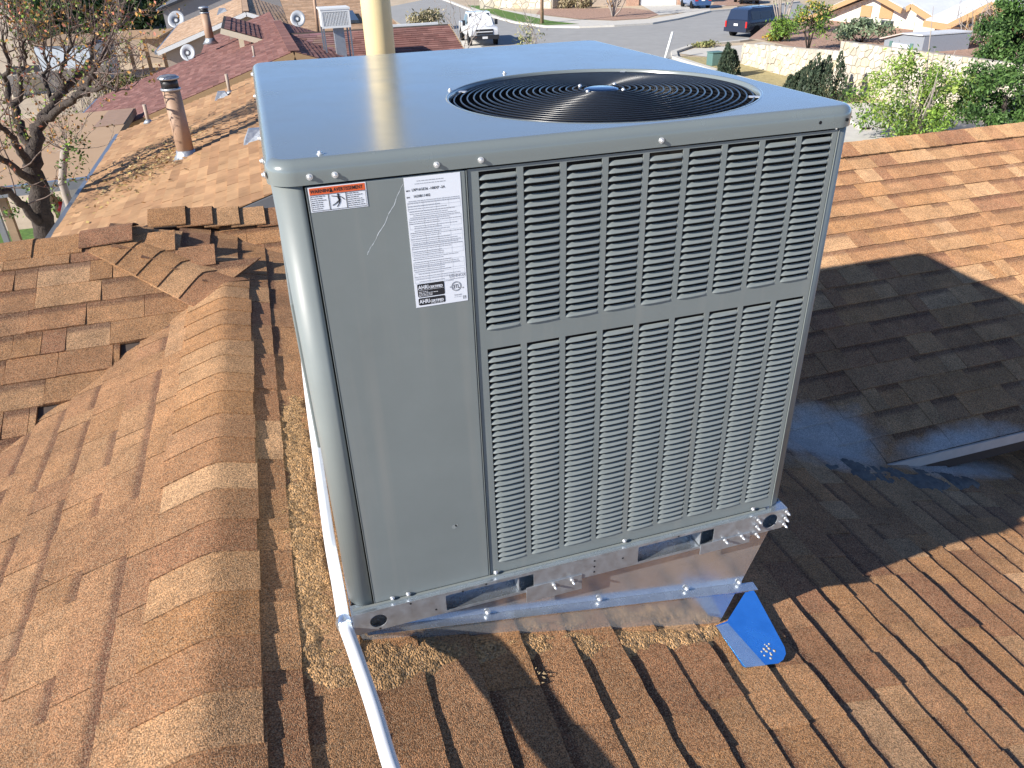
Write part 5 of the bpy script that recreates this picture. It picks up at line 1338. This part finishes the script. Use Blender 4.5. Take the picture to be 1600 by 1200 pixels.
m = MB(); m.prism([(33.2, yC+.2, zC+.02), (33.2, yD-.1, zD+.02), (36.5, yD-.1, zD+1.1), (36.5, yC+.2, zC+1.1)], (0, 0, .1)); m.build('roof', M['palesheet'], wh)
m = MB(); m.bar((33.15, yC+.25, zC-.08), (33.15, yD-.1, zD-.08), .06, .3); m.build('fascia', M['trim_tan'], wh)
for (u0, u1, v0, v1, mt, nm) in ((1347, 1360, 8, 27, 'trim_tan', 'panel'), (1378, 1393, 3, 30, 'trim_tan', 'panel'), (1347, 1360, 28, 52, 'glass', 'window'), (1378, 1393, 31, 50, 'glass', 'window')):
    a = W4(u0, v0, XF-.03); b = W4(u1, v1, XF-.03); m = MB(); m.box(XF-.06, XF+.05, b[1], a[1], b[2], a[2]); m.build(nm, M[mt], wh)
    if nm == 'window':
        w_o = m = MB(); m.box(XF-.09, XF-.06, b[1], a[1], b[2]-.08, b[2]); m.build('sill', M['trim_tan'], wh)
# trellis with bare vine
tr = empty('trellis', tuple(up(1530, 100)), 'tan wooden trellis covered in bare vine beside the white stone house', 'trellis')
for k in range(9):
    u = 1500 + k*9; a, b = px_(u, 86 + k*.5, 32.6), px_(u, 26 - k*2, 32.6); m = MB(); m.bar(A(32.6, a[1], gz0), A(32.6, a[1], b[2]), .06, .10, upv=(1,0,0)); m.build('slat', M['trim_tan'], tr)
tw = MB(); buds = MB()
for k in range(26):
    p = px_(1500+rng.uniform(0, 75), rng.uniform(40, 90), 32.4); twig(p, unit(rng.normal(0, .6, 3)+A(0,0,.8)), 1.5, .03, 1)
tw.build('vine', M['palebark'], tr)['kind'] = 'stuff'; buds.build('buds', M['leaf'], tr)['kind'] = 'stuff'
# metal shed behind the tall wall
sd = empty('garden_shed', tuple(up(1390, 76)), 'small sheet metal garden shed with a rusty roof behind the tall stone wall', 'shed')
XS_ = 28.5
def S4(u, v, x=XS_): return px_(u, v, x)
a, b, c = S4(1380, 74), S4(1441, 76), S4(1412, 53); el, er = S4(1378, 61), S4(1443, 56)
m = MB(); m.prism([(XS_, a[1], gz0), (XS_, b[1], gz0), (XS_, b[1], er[2]-.03), (XS_, c[1], c[2]-.05), (XS_, a[1], el[2]-.03)][::-1], (2.6, 0, 0)); m.build('wall', M['shedmetal'], sd)
m = MB(); m.prism([(XS_-.1, el[1]+.05, el[2]), (XS_-.1, c[1], c[2]), (XS_+2.8, c[1], c[2]), (XS_+2.8, el[1]+.05, el[2])], (0,0,.05)); m.build('roof', M['rustroof'], sd)
m = MB(); m.prism([(XS_-.1, c[1], c[2]), (XS_-.1, er[1]-.05, er[2]), (XS_+2.8, er[1]-.05, er[2]), (XS_+2.8, c[1], c[2])], (0,0,.05)); m.build('roof', M['palesheet'], sd)
m = MB(); m.box(XS_-.04, XS_-.005, c[1]-.55, c[1]+.55, gz0, c[2]-.42); m.build('door', M['palesheet'], sd)
for s_ in (-.65, .65): m = MB(); m.box(XS_-.05, XS_-.005, c[1]+s_-.08, c[1]+s_+.08, gz0, c[2]-.35); m.build('jamb', M['teal'], sd)
# utility box, white post, lamp pole, wood clutter
q = G_(1116, 102); ub = empty('utility_box', tuple(q), 'green utility box behind the narrow cypress shrub', 'utility box')
m = MB(); m.box(q[0]-.34, q[0]+.34, q[1]-.3, q[1]+.3, ZG, ZG+.62); m.build('cabinet', M['teal'], ub, bevel=.04)
m = MB(); m.box(q[0]-.37, q[0]+.37, q[1]-.33, q[1]+.33, ZG+.63, ZG+.69); m.build('lid', M['teal'], ub, bevel=.03)
q = G_(1039, 92); m = MB(); d_ = A(.42, .1, 1.35); m.tube([q, q+d_], .075, 10); m.lathe(tuple(q+d_), [(.08, 0), (.05, .05)], 10); tag(m.build('marker_post', M['trim_white']), 'leaning white marker post standing at the kerb point', 'post')
q = G_(847, 37); m = MB(); m.lathe(tuple(q), [(.16, 0), (.13, 4), (.11, 9)], 12); tag(m.build('utility_pole', M['brownpipe']), 'brown wooden utility pole on the grass strip across the street', 'pole')
q = G_(958, 26); bare('street_tree', 958, 26, 'pale trunked tree in the red gravel yard across the street', 6, 4.0, .4, r=.09)
q = G_(1552, 208); m = MB(); m.lathe(tuple(q), [(.09, 0), (.09, .5), (.11, .52), (.11, .7), (.06, .78)], 12); tag(m.build('bollard_post', M['trim_white']), 'short white post beside the lower juniper', 'post')
m = MB(); q = G_(1535, 224); m.box(q[0]-1.2, q[0]+1.2, q[1]-.15, q[1]+.15, ZG, ZG+.25); tag(m.build('concrete_beam', M['concrete']), 'pale concrete edging block below the lower juniper', 'block')
# house across the street (lower storey is all the frame shows)
fh0, fh1 = G_(750, 14), G_(1066, 7); fu_ = unit(A(fh1[0]-fh0[0], fh1[1]-fh0[1], 0)); fn = A(fu_[1], -fu_[0], 0)
if fn @ (A(0, 0, 0)-fh0) < 0: fn = -fn
fh = empty('street_house', tuple((fh0+fh1)/2), 'single storey house with brick piers and a white garage door across the street', 'house')
def F4(t, z, o=0): return A(fh0[0], fh0[1], 0) + fu_*t + A(0, 0, ZG+z) + fn*o
FL = np.linalg.norm((fh1-fh0)[:2])
def tu(u, v=10):
    r_ = ray(u, v); M2 = np.array([[r_[0], -fu_[0]], [r_[1], -fu_[1]]]); s_ = np.linalg.solve(M2, A(fh0[0]-CAMLOC[0], fh0[1]-CAMLOC[1])); return s_[1]
def fbox(name, t0, t1, z0, z1, o0, o1, mat_):
    m = MB(); m.prism([F4(t0, z0, o0), F4(t1, z0, o0), F4(t1, z1, o0), F4(t0, z1, o0)], fn*(o1-o0)); return m.build(name, M[mat_], fh)
fbox('wall', tu(864), FL, 0, 2.7, -8, 0, 'stucco')
fbox('garage_door', tu(1000), tu(1056), 0, 2.2, .004, .05, 'trim_white')
for u0, u1 in ((905, 920), (978, 998), (1058, 1064)): fbox('brick_pier', tu(u0), tu(u1), 0, 2.7, .004, .3, 'redgravel')
for u0, u1 in ((924, 940), (944, 974)): w_ = fbox('window', tu(u0), tu(u1), .7, 2.1, .004, .06, 'glass'); 
fbox('door', tu(884), tu(892), 0, 2.1, .004, .06, 'darkmetal')
m = MB(); m.prism([F4(tu(860), 2.7, .6), F4(FL+.6, 2.7, .6), F4(FL+.6, 4.2, -4), F4(tu(860), 4.2, -4)], (0, 0, .15)); m.build('roof', M['palesheet'], fh)
stone_wall('white stone garden wall left of the house across the street', fh0[:2], G_(862, 14)[:2], -2.6, -2.6, .6, solo=False)
stone_wall('pale stone side wall by the garden across the street', G_(863, 14)[:2], G_(905, 9)[:2], -2.9, -2.9, .6, solo=False)
for k, u in enumerate((888, 912)):
    bush('yard_shrub', G_(u, 13), ['straw coloured dry shrub left of the brick pier across the street', 'rounder dry shrub before the brick pier across the street'][k], 'shrub', (1.1, .9, .7), 260, .2, [(.26,.22,.12), (.34,.28,.17)], 4, group='dry shrubs across the street')
q = G_(953, 11); m = MB(); m.lathe(tuple(q), [(.28, 0), (.40, .55), (.43, .6), (.36, .6)], 12); tag(m.build('flower_pot', M['trim_tan']), 'terracotta pot by the window across the street', 'pot')

# ================================================================== VEHICLES
def vehicle(label, cat, pos, heading, L, Wv, stations, paint, wheel_x, wr, name, glass_z, bed=None, extras=None, group=None):
    """stations: (x along length from rear, z_bottom, z_belt, z_roof, half width belt, half width roof)"""
    e_ = empty(name, (pos[0], pos[1], ZG), label, cat, group, rz=0)
    ca, sa = cos(heading), sin(heading)
    X = lambda x, y, z: A(pos[0] + ca*(x-L/2) - sa*y, pos[1] + sa*(x-L/2) + ca*y, ZG + .012 + z)
    body = MB(); n = len(stations); V = []
    for (x, zb, zm, zt, hw, hr) in stations:
        V += [X(x, -hw*.86, zb), X(x, -hw, zb+.18), X(x, -hw, zm*.72), X(x, -hw*.97, zm), X(x, -hr, zt), X(x, 0, zt+.02), X(x, hr, zt), X(x, hw*.97, zm), X(x, hw, zm*.72), X(x, hw, zb+.18), X(x, hw*.86, zb)]
    m_ = 11; fs = [(i*m_+k, (i+1)*m_+k, (i+1)*m_+(k+1) % m_, i*m_+(k+1) % m_) for i in range(n-1) for k in range(m_)]
    body.add(V, fs, None, True); body.f += [tuple(range(m_)), tuple((n-1)*m_+k for k in range(m_))[::-1]]; body.t += [None]*2; body.sm += [False]*2
    ob = body.build('body', paint, e_); 
    es = ob.modifiers.new('edge', 'EDGE_SPLIT'); es.split_angle = radians(32)
    def panel(nm, pts, mat_, off=.006):
        P = [X(*p) for p in pts]; nn = unit(np.cross(P[1]-P[0], P[2]-P[0])); c_ = X(L/2, 0, .9)
        if nn @ (P[0]-c_) < 0: nn = -nn
        m = MB(); m.prism([p + nn*off for p in P], nn*.008); return m.build(nm, mat_, e_)
    for wx in wheel_x:
        for s_ in (-1, 1):
            hw = Wv/2; t = MB(); k = 20; c0, c1 = hw-.22, hw-.005
            def ringv(r, y): return [X(wx + r*cos(2*pi*j/k), s_*y, wr + r*sin(2*pi*j/k)) for j in range(k)]
            vs = ringv(wr*.62, c1) + ringv(wr*.95, c1) + ringv(wr, c1-.04) + ringv(wr, c0) + ringv(wr*.5, c0)
            t.add(vs, [(i*k+j, i*k+(j+1) % k, (i+1)*k+(j+1) % k, (i+1)*k+j) for i in range(4) for j in range(k)], None, True)
            wo_ = t.build('wheel', M['tyre'], e_)
            r_ = MB(); r_.add(ringv(wr*.62, c1-.01) + [X(wx, s_*(c1+.005), wr)], [(j, (j+1) % k, k) for j in range(k)]); r_.build('rim', M['chrome'] if name != 'pickup_truck' else M['darkmetal'], wo_)
            a_ = MB(); ra = wr*1.17; a_.add([X(wx + ra*cos(2*pi*j/k), s_*(hw+.004), wr + ra*sin(2*pi*j/k)) for j in range(k)] , [tuple(range(k))]); a_.build('wheel_arch', M['dark'], e_)
    return e_, X, panel
# white pickup facing the viewer
tp = G_(764, 71); th_ = radians(-96)
stn = [(0, .62, 1.18, 1.20, .96, .92), (.25, .48, 1.20, 1.22, 1.0, .95), (2.25, .45, 1.20, 1.22, 1.0, .95), (2.30, .45, 1.22, 1.90, 1.0, .74), (2.5, .45, 1.22, 1.97, 1.0, .76), (3.6, .45, 1.20, 1.97, 1.0, .76), (4.35, .45, 1.20, 1.24, 1.0, .84), (4.9, .45, 1.17, 1.21, 1.0, .82), (5.55, .48, 1.10, 1.14, .99, .80), (5.72, .55, 1.02, 1.05, .93, .76)]
e_, X, panel = vehicle('white pickup truck parked at the street edge facing the viewer', 'pickup truck', (tp[0]-.1, tp[1]+2.4), th_, 5.72, 2.0, stn, M['carwhite'], (1.15, 4.75), .42, 'pickup_truck', 0)
panel('windscreen', [(3.66, -.70, 1.90), (4.28, -.80, 1.28), (4.28, .80, 1.28), (3.66, .70, 1.90)], M['glass'])
for s_ in (-1, 1):
    panel('side_window', [(2.48, s_*.97, 1.26), (3.15, s_*.97, 1.26), (3.15, s_*.78, 1.86), (2.55, s_*.78, 1.86)], M['glass']); panel('side_window', [(3.22, s_*.97, 1.26), (4.1, s_*.97, 1.26), (3.62, s_*.78, 1.86), (3.22, s_*.78, 1.86)], M['glass'])
    panel('headlight', [(5.70, s_*.62, .98), (5.70, s_*.92, .96), (5.70, s_*.92, .76), (5.70, s_*.62, .76)], M['clearlens'], .02)
    m = MB(); m.obox(X(4.0, s_*1.13, 1.36), (X(1,0,0)-X(0,0,0))*.05, (X(0,1,0)-X(0,0,0))*.10, (0,0,.17)); m.build('mirror', M['darkmetal'], e_)
m = MB(); m.obox(X(5.73, 0, .90), (X(1,0,0)-X(0,0,0))*.03, (X(0,1,0)-X(0,0,0))*.58, (0,0,.16)); m.build('grille', M['darkmetal'], e_)
m = MB(); m.obox(X(5.765, 0, .90), (X(1,0,0)-X(0,0,0))*.012, (X(0,1,0)-X(0,0,0))*.56, (0,0,.025)); m.build('grille_bar', M['carwhite'], e_)
m = MB(); m.obox(X(5.78, 0, .57), (X(1,0,0)-X(0,0,0))*.10, (X(0,1,0)-X(0,0,0))*.98, (0,0,.13)); m.build('bumper', M['darkmetal'], e_)
panel('licence_plate', [(5.88, -.18, .62), (5.88, .18, .62), (5.88, .18, .48), (5.88, -.18, .48)], M['plate'], .012)
m = MB(); m.obox(X(1.15, 0, 1.24), (X(1,0,0)-X(0,0,0))*1.0, (X(0,1,0)-X(0,0,0))*.78, (0,0,.012)); m.build('bed_floor', M['darkmetal'], e_)
# dark van seen from its rear corner
vp = G_(1176, 56); vh = radians(19)
stn = [(0, .38, .98, 1.05, .90, .80), (.06, .32, 1.02, 1.10, .96, .86), (.18, .30, 1.05, 1.68, .98, .72), (.6, .30, 1.05, 1.78, 1.0, .74), (2.8, .30, 1.04, 1.79, 1.0, .74), (3.3, .30, 1.02, 1.70, 1.0, .73), (4.15, .30, 1.0, 1.06, .98, .80), (4.75, .32, .88, .92, .95, .76), (4.95, .40, .72, .76, .86, .7)]
e_, X, panel = vehicle('dark navy minivan parked beside the low stone wall', 'van', (vp[0]+.8, vp[1]+.6), vh, 4.95, 2.0, stn, M['carnavy'], (.95, 3.98), .34, 'minivan', 0)
panel('rear_window', [(.095, -.72, 1.10), (.095, .72, 1.10), (.19, .64, 1.60), (.19, -.64, 1.60)], M['glass'], .012)
for s_ in (-1, 1):
    for x0, x1 in ((.45, 1.30), (1.38, 2.45), (2.53, 3.35)): panel('side_window', [(x0, s_*.97, 1.09), (x1+(.35 if x1 > 3 else 0), s_*.97, 1.09), (x1, s_*.775, 1.62), (x0, s_*.775, 1.62)], M['glass'])
    panel('tail_light', [(.02, s_*.80, 1.0), (.02, s_*.93, 1.0), (.02, s_*.93, .62), (.02, s_*.80, .62)], M['redlens'], .05)
    m = MB(); m.obox(X(3.45, s_*1.08, 1.12), (X(1,0,0)-X(0,0,0))*.06, (X(0,1,0)-X(0,0,0))*.10, (0,0,.09)); m.build('mirror', M['carnavy'], e_)
m = MB(); m.obox(X(.0, 0, .48), (X(1,0,0)-X(0,0,0))*.09, (X(0,1,0)-X(0,0,0))*.95, (0,0,.13)); m.build('bumper', M['carnavy'], e_)
panel('licence_plate', [(-.01, -.17, .86), (-.01, .17, .86), (-.01, .17, .72), (-.01, -.17, .72)], M['plate'], .02)
for s_ in (-1, 1): m = MB(); m.obox(X(1.9, s_*.62, 1.83), (X(1,0,0)-X(0,0,0))*1.2, (X(0,1,0)-X(0,0,0))*.02, (0,0,.02)); m.build('roof_rail', M['darkmetal'], e_)
SED = [(0, .40, .86, .92, .80, .68), (.08, .30, .92, .97, .86, .72), (.75, .26, .95, 1.02, .89, .70), (1.25, .25, .95, 1.40, .90, .60), (1.7, .25, .95, 1.45, .90, .60), (2.6, .25, .94, 1.43, .90, .60), (3.35, .25, .92, .98, .90, .70), (4.3, .28, .78, .83, .86, .68), (4.55, .38, .62, .66, .78, .6)]
def sedan(label, pos, head, paint):
    e_, X, panel = vehicle(label, 'car', pos, head, 4.55, 1.8, SED, paint, (.85, 3.6), .32, 'sedan', 0)
    panel('rear_window', [(.80, -.66, 1.03), (.80, .66, 1.03), (1.22, .57, 1.36), (1.22, -.57, 1.36)], M['glass'], .012)
    panel('windscreen', [(3.28, -.66, 1.0), (3.28, .66, 1.0), (2.66, .57, 1.38), (2.66, -.57, 1.38)], M['glass'], .012)
    for s_ in (-1, 1):
        panel('side_window', [(1.15, s_*.88, .99), (2.05, s_*.88, .99), (2.05, s_*.63, 1.36), (1.4, s_*.63, 1.36)], M['glass']); panel('side_window', [(2.12, s_*.88, .99), (3.05, s_*.88, .99), (2.6, s_*.63, 1.36), (2.12, s_*.63, 1.36)], M['glass'])
        panel('tail_light', [(.03, s_*.52, .88), (.03, s_*.82, .88), (.03, s_*.82, .70), (.03, s_*.52, .70)], M['redlens'], .05)
    m = MB(); m.obox(X(.02, 0, .45), (X(1,0,0)-X(0,0,0))*.07, (X(0,1,0)-X(0,0,0))*.80, (0,0,.12)); m.build('bumper', paint, e_)
    panel('licence_plate', [(-.01, -.17, .84), (-.01, .17, .84), (-.01, .17, .70), (-.01, -.17, .70)], M['plate'], .02)
bp = G_(1098, 13); sedan('blue sedan parked in the driveway at the top of the picture', (bp[0]-.1, bp[1]+1.4), radians(80), M['carblue'])
bp = G_(1170, 6); sedan('black sedan at the top edge beyond the red gravel corner', (bp[0]+.4, bp[1]+1.2), radians(70), M['carblack'])

# ================================================================== fallen leaves on the roofs
ll = MB()
for k in range(900):
    x, y = -1.75 + rng.normal(0, .38), 11.2 + rng.normal(0, .75); x += (y-11.2)*.12
    if x < -2.8 or x > .3: continue
    p = A(x, y, -1.6 + .31*(x+2.84) + .03); a = unit(A(rng.normal(), rng.normal(), rng.normal(0, .25))); q = unit(np.cross(a, A(rng.normal(0,.3), rng.normal(0,.3), 1))); s_ = rng.uniform(.018, .045)
    ll.add([p-a*s_, p+q*s_*.5, p+a*s_, p-q*s_*.5], [(0,1,2,3)], [(.50,.36,.13), (.42,.28,.12), (.30,.18,.09), (.55,.42,.2)][rng.randint(4)])
tag(ll.build('fallen_leaves', M['leaf']), 'straw coloured fallen leaves drifted around the brown flue on the roof behind', 'leaves', kind='stuff')
db = MB()
for (u, v, n_) in ((280, 936, 12), (276, 996, 10), (255, 962, 3), (78, 905, 3), (845, 1058, 12)):
    for k in range(n_):
        n3, dd = ((-LS, 0, 1), RZ - LS*RX) if u < 330 else ((QS, 0, 1), QD)
        p = hit(u + rng.normal(0, 9), v + rng.normal(0, 7), n3, dd); p = p + A(0, 0, .010); a = unit(A(rng.normal(), rng.normal(), .25*rng.normal())); q = unit(np.cross(a, A(0, .2, 1))); s_ = rng.uniform(.003, .009)
        db.add([p-a*s_, p+q*s_*.4, p+a*s_, p-q*s_*.4], [(0,1,2,3)], (.12,.085,.05) if u < 330 else (.5,.36,.2))
tag(db.build('roof_debris', M['leaf']), 'scattered dry bits of debris on the foreground shingles', 'debris', kind='stuff')
